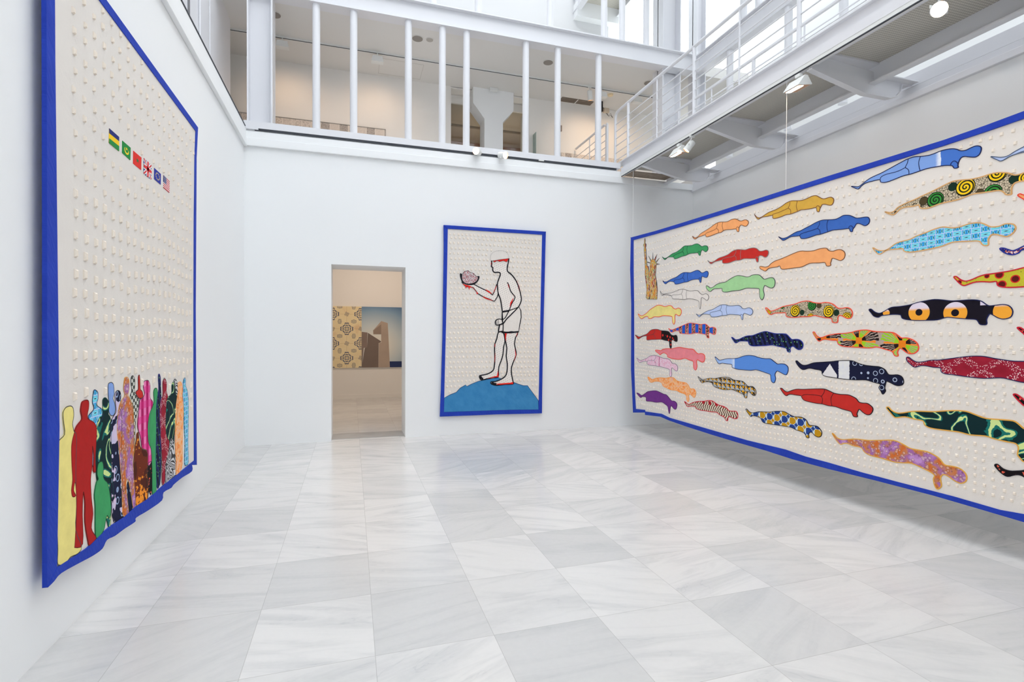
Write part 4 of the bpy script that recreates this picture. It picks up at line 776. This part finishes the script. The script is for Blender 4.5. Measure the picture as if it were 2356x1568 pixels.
@fab
def paisley(m):
    n = m.noise(40, 3, dist=1.5); return m.mix(n.gt(.52), (28, 42, 122), m.mix(n.gt(.58), (230, 120, 60), (220, 214, 220)))
@fab
def blackfloral(m):
    n = m.noise(28, 2); return m.mix(n.gt(.62), (24, 18, 22), (222, 96, 74))
@fab
def maroon(m):
    u, v = m.x/.24, m.y/.17; a = ((u+v).frac()-.5).abs(); b = ((u-v).frac()-.5).abs(); dmd = a._m('MAXIMUM', b).lt(.34)
    d, _ = m.voro(105); dots = m.mix(d.lt(.36), (150, 28, 52), (232, 196, 200)); return m.mix(dmd, dots, m.mix(m.noise(9), (120, 14, 34), (178, 40, 62)))
@fab
def indigo(m):
    d, _ = m.voro(15, rnd=.5); c = m.mix(((d-.30).abs().lt(.04)), (22, 26, 54), (176, 190, 214)); c = m.mix(m.x.lt(3.98), c, (24, 26, 58))
    x = m.x+(m.noise(60)-.5)*.015; band = x.gt(3.867)*x.lt(3.98); c = m.mix(band, c, m.mix(m.noise(20), (206, 210, 226), (238, 238, 226)))
    tri = ((x-3.772).abs()*1.3).lt(m.y*-1+1.0)*x.lt(3.85); return m.mix(tri, c, (226, 224, 226))
@fab
def tiedye(m):
    n = m.noise(3.2, 2, .5, dist=.8); l = (n*6).frac()-.5; e = l.abs() + (m.noise(60)-.5)*.10
    c = m.mix(e.lt(.16), (10, 42, 46), (26, 112, 104)); return m.mix(e.lt(.07), c, (206, 228, 150))
@fab
def indigoL(m):
    d, _ = m.voro(14, rnd=.6); n = m.noise(5, 3); c = m.mix(((d-.30).abs().lt(.05)), (22, 26, 56), (150, 170, 206)); return m.mix(n.gt(.56), c, m.mix(m.noise(12), (176, 190, 226), (236, 200, 220)))
@fab
def checker(m):
    a = ((m.x/.03).floor()+(m.y/.022).floor()).mod(2); return m.mix(a, (74, 76, 72), (206, 208, 200))
@fab
def magenta(m):
    a = ((m.x/.09).frac()).lt(.5); b = ((m.y/.10).frac()).lt(.5); c = m.mix(a, (196, 30, 110), (226, 90, 160)); return m.mix(b*.55, c, m.mix(a, (150, 16, 84), (244, 150, 200)))
@fab
def sunburst(m):
    du, dv = m.x-4.14, m.y-.62; a = dv.atan2(du); d = (du*du+dv*dv).sqrt(); w = (a*22+(m.noise(30)-.5)*6).sin()
    c = m.mix(w.gt(.1), (244, 150, 44), (110, 44, 24)); return m.mix((m.noise(7, 2)+(d*-1)*.0).gt(.56), c, (78, 32, 22))
@fab
def thumb(m):
    w = ((m.noise(5, 1, dist=.5))*120).sin(); return m.mix(w.gt(0), (64, 64, 68), (208, 208, 212))
@fab
def statueprint(m):
    n = m.noise(17, 3, .6, m.vec(m.x*1.3, m.y*.5), 1); return m.ramp(n, [(.36, (40, 70, 60)), (.43, (200, 56, 40)), (.47, (222, 224, 190)), (.50, (88, 136, 104)), (.54, (238, 196, 70)), (.59, (206, 60, 44)), (.66, (232, 214, 120)), (.72, (60, 96, 78))])
LINES = dict(navy=(28, 36, 84), slate=(88, 102, 128), tan=(212, 166, 110), red=(228, 60, 48), brown=(120, 78, 52), darkgreen=(22, 74, 56), grey=(128, 124, 122), redline=(232, 84, 62), redline2=(196, 30, 50),
    darkgrey=(68, 72, 76), blueline=(34, 48, 140), greyviolet=(132, 116, 136), orangeline=(244, 160, 84), darkpurple=(64, 30, 80), black=(26, 26, 34), gold2=(220, 166, 74), darkred=(110, 22, 22))
def thread(k): return plain('thread_'+k, LINES[k], .8, .2)
def cloth_mat(name, c, wr=1.0):
    m = Mat(name, .9, .1); m.base(m.mix(m.noise(5, 3), tuple(v*.975 for v in c), c))
    cre = m.noise(4.0, 5, .62, m.vec(m.x*1.0, m.y*.7), 1.2)*wr*2.2 + m.noise(1.8, 2, .5, m.vec(m.x*3.5, m.y*.35))*wr*2 + m.noise(500, 1)*.25
    m.bump(cre, .42, .010); MATS[name] = m.m; return m.m
CREAM = cloth_mat('natural_cotton', (230, 225, 219))
TUFT = plain('tuft_cotton', (236, 226, 213), .9, .1)
def blue_mat():
    m = Mat('blue_border_fabric', .8, .2); m.base(m.mix(m.noise(6, 3), (28, 54, 160), (42, 72, 186)))
    m.bump(m.noise(26, 3, .5, m.vec(m.x*1.6+m.y*.8, m.y*.6))*2, .4, .008); return m.m
BLUE = blue_mat()
def tufts(parent, spots, w, h, sides, label_n=100, d=.010):
    """spots sorted with the ones that show largest first"""
    b = MB(); 
    pr = [(-w/2, -h/2), (w/2, -h/2), (w/2, h/2), (-w/2, h/2)]; q = .68
    vs = [(x, y, 0) for x, y in pr]+[(x*.93, y*.93, d*.55) for x, y in pr]+[(x*q, y*q, d) for x, y in pr]
    fs = [(0, 1, 5, 4), (1, 2, 6, 5), (2, 3, 7, 6), (3, 0, 4, 7), (4, 5, 9, 8), (5, 6, 10, 9), (6, 7, 11, 10), (7, 4, 8, 11), (8, 9, 10, 11)]
    b.add(vs, fs, 0); first = None
    for x, y, s in spots[:label_n]:
        if first is None: o = first = b.build('tuft', TUFT, parent)
        else: o = first.copy(); COL.objects.link(o)
        o.location = (x, y, 0); o.scale = (s, s, 1)
    rest = MB()
    for x, y, s in spots[label_n:]: rest.add([(vx*s+x, vy*s+y, vz) for vx, vy, vz in vs], fs, 0)
    tag(rest.build('tufts', TUFT, parent), kind='stuff')
def frame_matrix(origin, xdir, normal):
    x = Vector(xdir); z = Vector(normal); y = z.cross(x); m = Matrix((x, y, z)).transposed().to_4x4(); m.translation = Vector(origin); return m

# ---------------------------------------------------------------- long hanging on the right
XT, HY, HZ = 4.45, 7.65, .30
R = thing('wall_hanging', 'very large blue-bordered textile hanging on the right with rows of lying figures', 'wall hanging', mat=frame_matrix((XT, HY, HZ), (0, -1, 0), (-1, 0, 0)))
def rl(s): return [(HY-a, b-HZ) for a, b in pts(s)]
END = 6.55
top, topi, bot, boti = rl(R_TOP), rl(R_TOPI), rl(R_BOT), rl(R_BOTI)
top += [(5.9, 2.80), (END, 2.79)]; topi += [(5.9, 2.745), (END-.07, 2.735)]; bot += [(5.9, -.015), (END, -.01)]; boti += [(5.9, .045), (END-.07, .05)]
outer = top + bot[::-1] + rl(R_L)[::-1]; inner = topi + boti[::-1] + rl(R_LI)[::-1]
flat = lambda a, b, d: (a, b, d)
MB().prism([(x, y) for x, y in inner], flat, -.010, .0, 0).build('cotton_panel', CREAM, R)
# border strips: top, bottom, left, right
def strip(parent, A, B, d=.006, name='border'):
    """band between two polylines A and B with equal direction"""
    b = MB(); b.prism(A+B[::-1], flat, -.014, d); return b.build(name, BLUE, parent, .003)
tag(strip(R, top, topi, .016), 'upper blue border')
tag(strip(R, boti, bot), 'lower blue border')
tag(strip(R, [bot[0]]+rl(R_L)[::-1]+[top[0]], [boti[0]]+rl(R_LI)[::-1]+[topi[0]]), 'left blue border')
tag(strip(R, [topi[-1], boti[-1]], [top[-1], bot[-1]]), 'right blue border')
NAMES = dict(blue_band='light and dark blue figure with a white band', pale_leg='pale blue figure cut by the right edge', spiral_top='pebble print figure with yellow and green spirals, upper', red_tip='orange figure with red outline, cut by the right edge',
  turquoise='turquoise block print figure', orange_c='plain orange figure', gold='mustard yellow figure', orange_small='small orange figure', blue_deep='deep blue figure', green='green figure', red='red figure, upper', blue_small='small blue figure',
  white='uncoloured outlined figure', yellow='pale yellow figure', periwinkle='pale lilac blue figure', palegreen='pale green figure', redblack='red figure with black dotted top', arches='blue and brown arch print figure', navydots='navy figure with green dots',
  pink='pink figure', pinkwhite='pale pink streaked figure', orangeflower='orange flower print figure', bluehem='blue figure with pale feet', triangles='grey and yellow triangle print figure', purple='purple figure', zebra='cream figure with dark curved stripes and red diamonds',
  spiral_mid='pebble print figure with yellow spirals, lower', hands='beige figure with black and lime hand prints', eyes='black figure with two orange discs', yellowspots='mustard figure with dark red spots', bluefoot='blue print figure cut by the right edge',
  pinkfoot='black figure with pink outline, cut by the right edge', maroon='dark red diamond print figure', indigo='dark navy figure with a white band and ring marks', red_low='red figure, lower', fans='blue, gold and white fan print figure', tiedye='dark green tie-dyed figure',
  bubbles='violet and orange blossom print figure', magentafoot='black foot with magenta outline at the right edge', blackfoot='black foot at the right edge', statue='crowned figure raising a torch, multicoloured print')
@fab
def fans(m):
    c = m.col((206, 228, 238))
    for row in range(2):
        u = m.x/.104 + row*.5; v = m.y/.075 + row*.5 ; fu = u.frac()-.5; fv = v.frac()-.5; k = ((u.floor()+v.floor()).mod(2)).gt(.5)
        d = (fu*fu*1.1+fv*fv*.9).sqrt(); cc = m.mix(k, (38, 66, 138), (196, 146, 26)); c = m.mix(d.lt(.52), c, (206, 228, 238)); c = m.mix(d.lt(.47)*(fu.gt(-.32)), c, cc)
    return c
polys = []
for i, (k, (out, fill, line, inn)) in enumerate(FIGR.items()):
    p = smooth(rl(out), 3) if k != 'statue' else rl(out); polys.append(p)
    b = MB(); b.prism(p, flat, .0, .003+i*.00002, 0, 1)
    mx = max(q[0] for q in p)-min(q[0] for q in p)
    b.ribbon(p, .0085 if line in ('tan', 'redline', 'redline2', 'orangeline', 'gold2', 'blueline') and k != 'arches' else .0060, .0, .005, 1, True)
    for s in inn: b.ribbon(smooth(rl(s), 4, False), .0048, .002, .0048, 1)
    tag(b.build('lying_figure' if k != 'statue' else 'torch_figure', [fabric(fill), thread(line)], R), NAMES[k])
rnd = random.Random(4)
sp = []
def tuft_grid(u0, u1, v0, v1, du, dv, wob, s):
    v = v0; r = 0
    while v < v1:
        u = u0 + (r % 2)*du*.15
        while u < u1:
            p = (u+rnd.uniform(-.08, .08)*du, v+math.sin(u*1.6+v*2)*wob+math.sin(u*4.1)*wob*.4+rnd.uniform(-.05, .05)*dv)
            if inside(p, inner) and not near(p, inner, .03) and not any(inside(p, q) or near(p, q, .022) for q in polys if min(a[0] for a in q)-.05 < p[0] < max(a[0] for a in q)+.05):
                sp.append((p[0], p[1], s*rnd.uniform(.9, 1.1)))
            u += du
        v += dv; r += 1
tuft_grid(.13, 6.5, 1.20, 2.80, .066, .094, .012, 1)
tuft_grid(.13, 6.5, .09, 1.19, .058, .060, .022, .9)
sp.sort(key=lambda t: -t[0] if t[0] < 5.3 else 9)
tufts(R, sp, .020, .025, 0)
for y in (7.60, 4.44):
    tag(MB().tube((HY-y, (3.13 if y < 5 else 3.18)-HZ, -.004), (HY-y, 4.305-HZ, -.004), .0028, 6).build('hanging_cord', plain('white_cord', (225, 225, 225), .6), R), 'thin white cord up to the walkway')

# ---------------------------------------------------------------- hanging on the left wall
LX, LY, LZ = -1.38, 3.0, .30
Lh = thing('wall_hanging', 'tall blue-bordered textile on the left wall with flags and standing silhouettes', 'wall hanging', mat=frame_matrix((LX, LY, LZ), (0, 1, 0), (1, 0, 0)))
def ll(s): return [(a-LY, b-LZ) for a, b in pts(s)]
lo, li = ll(L_OUT), ll(L_IN)
TZ = 3.53-LZ
nb = 15
# straighten the right side: bottom hem points then right corner upwards
bo = lo[:19]; bi = [p for p in li[:11]]
ro = [(2.44, .052), (2.425, .9), (2.42, 1.5), (2.44, 2.2), (2.46, 2.9), (2.51, 3.20)]; ri = [(2.365, .11), (2.36, .9), (2.365, 1.5), (2.38, 2.3), (2.41, 2.9), (2.44, 3.14)]
bo = [p for p in bo if p[0] < 2.38]; bi = [p for p in bi if p[0] < 2.33]
bo = smooth(bo, 3, False); bi = smooth(bi, 3, False)
outerL = bo + ro + [(.10, TZ)]
lob = [(-.031, .064), (.10, TZ)]; 
leftO = [bo[0], (-.025, .8), (-.015, 1.7), (-.01, 2.6), (-.01, TZ)]; leftI = [bi[0], (.085, .8), (.075, 1.7), (.065, 2.6), (.065, TZ-.055)]
innerL = bi + ri + leftI[1:][::-1]
MB().prism(innerL, flat, -.010, 0, 0).build('cotton_panel', CREAM, Lh)
tag(strip(Lh, leftO, leftI), 'left blue border')
tag(strip(Lh, [leftI[-1], ri[-1]], [leftO[-1], ro[-1]]), 'upper blue border')
tag(strip(Lh, ri, ro), 'right blue border')
tag(strip(Lh, bo+[ro[0]], bi+[ri[0]], .008), 'lower blue border')
tag(MB().tube((.0, TZ-.03, -.03), (2.5, TZ-.05, -.03), .014, 10).build('hanging_rod', LAMPW, Lh), 'rod behind the upper border')
LN = dict(turq_back='turquoise silhouette behind the red one', peri_back='light blue silhouette', tiedye='dark green and cream tie-dyed silhouette', indigo='navy and lilac blotched silhouette', checker='grey checked silhouette', bubbles='orange and violet blossom print silhouette',
  redthin='narrow red silhouette', brownfeet='dark brown legs', magenta='magenta plaid silhouette', sunburst='orange and brown sunburst silhouette', darkleg='dark green leg', greenB='slim green silhouette', dots='narrow navy dotted silhouette', maroon='dark red print silhouette',
  greyhead='grey striped head', tiedyeR='dark green silhouette with cream rings', thumb='grey striped fingerprint silhouette', oflower='orange flower print silhouette', turqR='turquoise print silhouette at the right border', child='short green silhouette', yellow='pale yellow silhouette', redman='red silhouette')
lpoly = []
for i, (k, out, fill, line) in enumerate(FIGL):
    p = smooth(ll(out), 3); lpoly.append(p); d = .002+i*.00012
    p = [(x, max(y, -1)) for x, y in p]
    b = MB(); b.prism(p, flat, 0, d, 0); b.ribbon(p, .0045, d-.0005, d+.0004, 1, True)
    tag(b.build('standing_silhouette', [fabric(fill), thread(line)], Lh), LN[k])
# flags
def flag(corners, name, lab, build):
    c = ll(corners); p0, p1, p2, p3 = c   # top left, top right, bottom right, bottom left
    def at(u, v): return ((p0[0]*(1-u)+p1[0]*u)*(1-v)+(p3[0]*(1-u)+p2[0]*u)*v, (p0[1]*(1-u)+p1[1]*u)*(1-v)+(p3[1]*(1-u)+p2[1]*u)*v)
    b = MB(); mats = []
    def poly(uv, colr, lv):
        m = plain('flag_%d_%d_%d' % colr, colr, .8, .2)
        if m not in mats: mats.append(m)
        b.prism([at(*q) for q in uv], flat, 0, .003+lv*.0005, mats.index(m))
    build(poly, at); tag(b.build('flag', mats, Lh), lab); lpoly.append([at(-.1, -.1), at(1.1, -.1), at(1.1, 1.1), at(-.1, 1.1)])
def star(cx, cy, r, asp=1.0, k=.4, n=5): return [(cx+math.sin(i*math.pi/n)*(r if i % 2 == 0 else r*k)*asp, cy-math.cos(i*math.pi/n)*(r if i % 2 == 0 else r*k)) for i in range(2*n)]
RECT = [(0, 0), (1, 0), (1, 1), (0, 1)]
def f1(P, at):
    P(RECT, (248, 206, 40), 0); P([(0, 0), (1, 0), (1, .30), (0, .34)], (38, 48, 120), 1); P([(0, .68), (1, .64), (1, 1), (0, 1)], (40, 140, 70), 1)
def f2(P, at):
    P(RECT, (34, 140, 66), 0)
    cr = [(.5+.28*math.cos(a)*1.0, .52+.30*math.sin(a)) for a in [math.radians(-20+i*22) for i in range(11)]]; inn = [(.5+.22*math.cos(a), .44+.25*math.sin(a)) for a in [math.radians(200-i*22) for i in range(11)]]
    P(cr+inn, (246, 214, 50), 1); P(star(.5, .38, .13), (246, 214, 50), 1)
def f3(P, at): P(RECT, (222, 52, 44), 0); P(star(.5, .5, .2), (40, 110, 60), 1)
def f4(P, at):
    P(RECT, (44, 56, 140), 0)
    for w, c, l in ((.17, (240, 240, 240), 1), (.07, (214, 50, 56), 2)):
        P([(0, 0), (w, 0), (1, 1-w), (1, 1), (1-w, 1), (0, w)], c, l); P([(1, 0), (1, w), (w, 1), (0, 1), (0, 1-w), (1-w, 0)], c, l)
    for w, c, l in ((.17, (240, 240, 240), 3), (.10, (214, 50, 56), 4)):
        P([(.5-w, 0), (.5+w, 0), (.5+w, 1), (.5-w, 1)], c, l); P([(0, .5-w), (1, .5-w), (1, .5+w), (0, .5+w)], c, l)
def f5(P, at):
    P(RECT, (46, 56, 156), 0)
    for i in range(12): P(star(.5+.28*math.cos(i*math.pi/6), .5+.28*math.sin(i*math.pi/6), .07), (240, 220, 120), 1)
def f6(P, at):
    P(RECT, (238, 236, 236), 0)
    for i in range(7): P([(0, i/6.5), (1, i/6.5), (1, (i+.5)/6.5), (0, (i+.5)/6.5)], (204, 62, 72), 1)
    P([(0, 0), (.45, 0), (.45, .54), (0, .54)], (52, 70, 130), 2)
    for i in range(4):
        for j in range(4): P(star(.06+i*.11, .07+j*.13, .035), (236, 236, 240), 3)
for c, f, l in ((FLAG1, f1, 'blue, yellow and green striped flag'), (FLAG2, f2, 'green flag with yellow crescent and star'), (FLAG3, f3, 'red flag with green star'), (FLAG4, f4, 'blue flag with red and white crosses'), (FLAG5, f5, 'blue flag with a ring of yellow stars'), (FLAG6, f6, 'flag with red stripes and a blue starred corner')): flag(c, 'flag', l, f)
sp = []; rnd = random.Random(9)
u = .15
v = .62
while v < 3.2:
    u = .25; dens = .112
    while u < 2.38:
        p = (u+rnd.uniform(-.012, .012), v+math.sin(u*5)*.012+rnd.uniform(-.01, .01))
        if inside(p, innerL) and not near(p, innerL, .03) and not any(inside(p, q) or near(p, q, .025) for q in lpoly): sp.append((p[0], p[1], (1.15 if v < 2.0 else .8)*rnd.uniform(.85, 1.1)))
        u += dens
    v += .105
sp.sort(key=lambda t: t[0]+t[1]*.15)
tufts(Lh, sp, .026, .042, 0, d=.011)

# ---------------------------------------------------------------- hanging on the back wall
MX, MZ = 1.32, .28
Mh = thing('wall_hanging', 'blue-bordered textile on the back wall with a man in shorts standing on a blue hill', 'wall hanging', mat=frame_matrix((MX, YB-.04, MZ), (1, 0, 0), (0, -1, 0)))
def ml(s): return [(a-MX, b-MZ) for a, b in pts(s)]
mo, mi = ml(M_OUT), ml(M_IN)
MB().prism(mi, flat, -.010, 0, 0).build('cotton_panel', CREAM, Mh)
MB().prism(mo, flat, -.02, -.011, 0).build('backing_cloth', BLUE, Mh)
tag(strip(Mh, [mo[0], mo[1]], [mi[0], mi[1]], .012), 'upper blue border')
tag(strip(Mh, mo[1:7], mi[1:6]), 'right blue border')
tag(strip(Mh, mi[5:9], mo[6:12]), 'lower blue border')
tag(strip(Mh, mo[11:]+[mo[0]], mi[8:]+[mi[0]]), 'left blue border')
HM = Mat('hill_denim', .85, .1); HM.base(HM.mix(HM.noise(7, 5), (44, 116, 172), (78, 148, 198))); HM.bump(HM.noise(5, 3, .5, HM.vec(HM.x*1.5+HM.y, HM.y*.8))*3+HM.noise(300, 1)*.3, .5, .008)
hill = ml(HILL); b = MB(); b.prism(hill, flat, 0, .003, 0); b.ribbon(hill, .006, 0, .004, 1, True); tag(b.build('hill', [HM.m, thread('navy')], Mh), 'blue denim hill')
BLK = thread('black'); REDT = plain('red_applique', (222, 40, 34), .8, .2)
def skin_mat():
    m = Mat('dashed_cotton', .9, .1); c = m.mix(m.noise(5, 3), (230, 224, 218), (238, 232, 226))
    u = m.x*.94+m.y*-.34; v = m.y*.94+m.x*.34; r = (v/.026).floor(); q = ((u+r*.017)/.040).frac()
    ln = (q.lt(.45))*(((v/.026).frac()-.5).abs().lt(.09)); m.base(m.mix(ln*.8, c, (96, 98, 108))); m.bump(m.noise(6, 3)*2, .3, .006); return m.m
SKIN = skin_mat()
man = MB().prism(smooth(ml(TORSO), 2), flat, 0, .0040).build('man_figure', SKIN, Mh); tag(man, 'outlined man with open skull, drawn in dashes')
def part(name, p, mat, d0, d1, lw=0, lab=None, closed=True, k=2):
    b = MB(); q = smooth(ml(p), k) if k > 1 else ml(p)
    b.prism(q, flat, d0, d1, 0); 
    if lw: b.ribbon(q, lw, d1-.001, d1+.0015, 1, True)
    return tag(b.build(name, [mat, BLK], man), lab)
part('far_leg', LEGL, SKIN, .003, .0045, .018, 'forward leg'); part('near_leg', LEGR, SKIN, .003, .0050, .018, 'near leg')
part('shorts', SHORTS, CREAM, .003, .0060, .015, 'plain shorts', k=1)
part('raised_arm', ARML, SKIN, .003, .0055, .014, 'arm holding the bowl')
part('lowered_arm', ARMF, SKIN, .003, .0075, 0, 'arm resting at the hip')
for s, w in ((ARMIN, .014), (TOE1, .030), (TOE2, .034), (FING1, .006), (FING2, .006), (FING3, .006), (FACE, .017), (BACK, .018), (WAIST, .028), (SHB, .026), (SHS, .020), (SHL, .016)): MB().ribbon(smooth(ml(s), 3, False), w, .005, .0095, 0).build('ink_line', BLK, man)
part('skull_cap', HEAD, CREAM, .002, .0040, 0, 'empty dotted skull top')
cap = smooth(ml(CAP), 6, False); b = MB()
for i in range(0, len(cap)-2, 2): b.ribbon(cap[i:i+2], .004, .003, .0055, 0)
b.build('dotted_line', BLK, man)
part('red_brim', BRIM, REDT, .003, .0100, .004, 'red band around the open head', k=1)
part('bowl', BOWL, BLK, .003, .0095, 0, 'black bowl'); 
bm = Mat('red_ink_print', .8); n_ = bm.noise(30, 4, .6, dist=2.5); bm.base(bm.mix((n_-.5).abs().lt(.03), bm.mix((bm.noise(24, 3, dist=2)-.5).abs().lt(.035), (232, 224, 224), (188, 56, 58)), (70, 60, 84)))
part('brain', BRAIN, bm.m, .004, .0105, .006, 'brain in the bowl')
for s in REDS:
    MB().prism([(a-MX, c-MZ) for a, c in pts(s)], flat, .004, .0090).build('red_edge', REDT, man)
mp = [smooth(ml(s), 2) for s in (TORSO, LEGL, LEGR, SHORTS, ARML, ARMF, HEAD, BOWL, BRAIN)] + [hill]
sp = []; rnd = random.Random(2); v = .10; r = 0
while v < 2.93:
    u = .08
    while u < 1.66:
        p = (u+(r % 2)*.02+rnd.uniform(-.004, .004), v+math.sin(u*3)*.006)
        if inside(p, mi) and not near(p, mi, .022) and not any(inside(p, q) or near(p, q, .026) for q in mp): sp.append((p[0], p[1], rnd.uniform(.9, 1.1)))
        u += .0645
    v += .081 if r % 7 else .055; r += 1
tufts(Mh, sp, .028, .034, 0)

# ---------------------------------------------------------------- prints in the room behind the doorway
PY = 13.35
def tile_print():
    m = Mat('patterned_tiles_print', .35); S = .36
    PU, PV = .66, .72; X, Z = m.x-.015, m.z-.96
    base = m.mix(m.noise(5, 4), (226, 204, 156), (240, 226, 184)); base = m.mix(m.noise(2.5, 3).ss(.56, .75)*.5, base, (196, 124, 66))
    jo = (((X/.33+.5).frac()-.5).abs().lt(.010))._m('MAXIMUM', ((Z/.36+.5).frac()-.5).abs().lt(.009)); c = m.mix(jo*.5, base, (176, 124, 76))
    def orn(cu, cv, R, c, n=4, ph=0.):
        du = ((X/PU-cu+.5).frac()-.5)*PU; dv = ((Z/PV-cv+.5).frac()-.5)*PV; d = (du*du+dv*dv).sqrt()/R; a = dv.atan2(du)+ph
        r = d - (a*n).sin()*.16 - (a*n*3).sin()*.07
        e = (r-.80).abs().lt(.075)._m('MAXIMUM', ((r-.45).abs().lt(.07)))._m('MAXIMUM', (r-.12).abs().lt(.06)); return m.mix(e, c, (54, 70, 104))
    for cu, cv in ((0, 0), (.5, .5)): c = orn(cu, cv, .15, c, 4, math.pi/8)
    for cu, cv in ((.5, 0), (0, .5)): c = orn(cu, cv, .055, c, 4)
    for cu, cv in ((.25, .25), (.75, .25), (.25, .75), (.75, .75)): c = orn(cu, cv, .06, c, 2, .8 if cu == cv else 2.4)
    m.base(c); return m.m
t = thing('wall_print', 'photo print of yellow and blue patterned tiles seen through the doorway', 'picture', (-.13, PY, .757)); 
MB().box((-.37, -.03, 0), (.365, 0, 1.51)).build('print_panel', tile_print(), t)
t = thing('wall_print', 'photo print of a sunlit concrete tower under blue sky, seen through the doorway', 'picture', (.237, PY, .757))
skym = Mat('printed_sky', .35); gx = skym.noise(1.2, 2)*.3
dx = (skym.x-.35); dy = (skym.z-.55); dd = (dx*dx*.8+dy*dy).sqrt()
skym.base(skym.ramp(dd+gx*.4-.1, [(.2, (226, 224, 214)), (.5, (192, 204, 208)), (.85, (124, 154, 180)), (1, (92, 124, 158))]))
MB().box((.0, -.03, 0), (1.25, 0, 1.51)).build('print_panel', skym.m, t)
def pp(s): return [((x-328)*.00297, (906-y)*.00302) for x, y in [tuple(float(q) for q in a.split(',')) for a in s.split()]]
fnp = lambda a, b, d: (a, -d, b)
for nm, s, c in (('printed_sea', '558,906 556,857 745,857 745,906', (30, 48, 96)), ('printed_wall', '328,906 328,612 375,618 372,740 345,745 330,906', (138, 120, 110)), ('printed_wall', '328,906 352,745 372,738 378,620 486,690 480,700 466,704 463,906', (122, 106, 96)),
                 ('printed_tower', '463,906 468,704 486,700 486,632 422,632 420,600 486,522 540,538 548,700 558,906', (178, 160, 144)), ('printed_shade', '422,632 422,600 486,548 486,632', (150, 132, 118))):
    mm = plain('print_%d_%d_%d' % c, c, .35, .4, var=.12, sc=2)
    MB().prism(pp(s), fnp, .030, .031 + (.0006 if 'shade' in nm else 0) + (.0003 if 'tower' in nm else 0)).build(nm, mm, t)
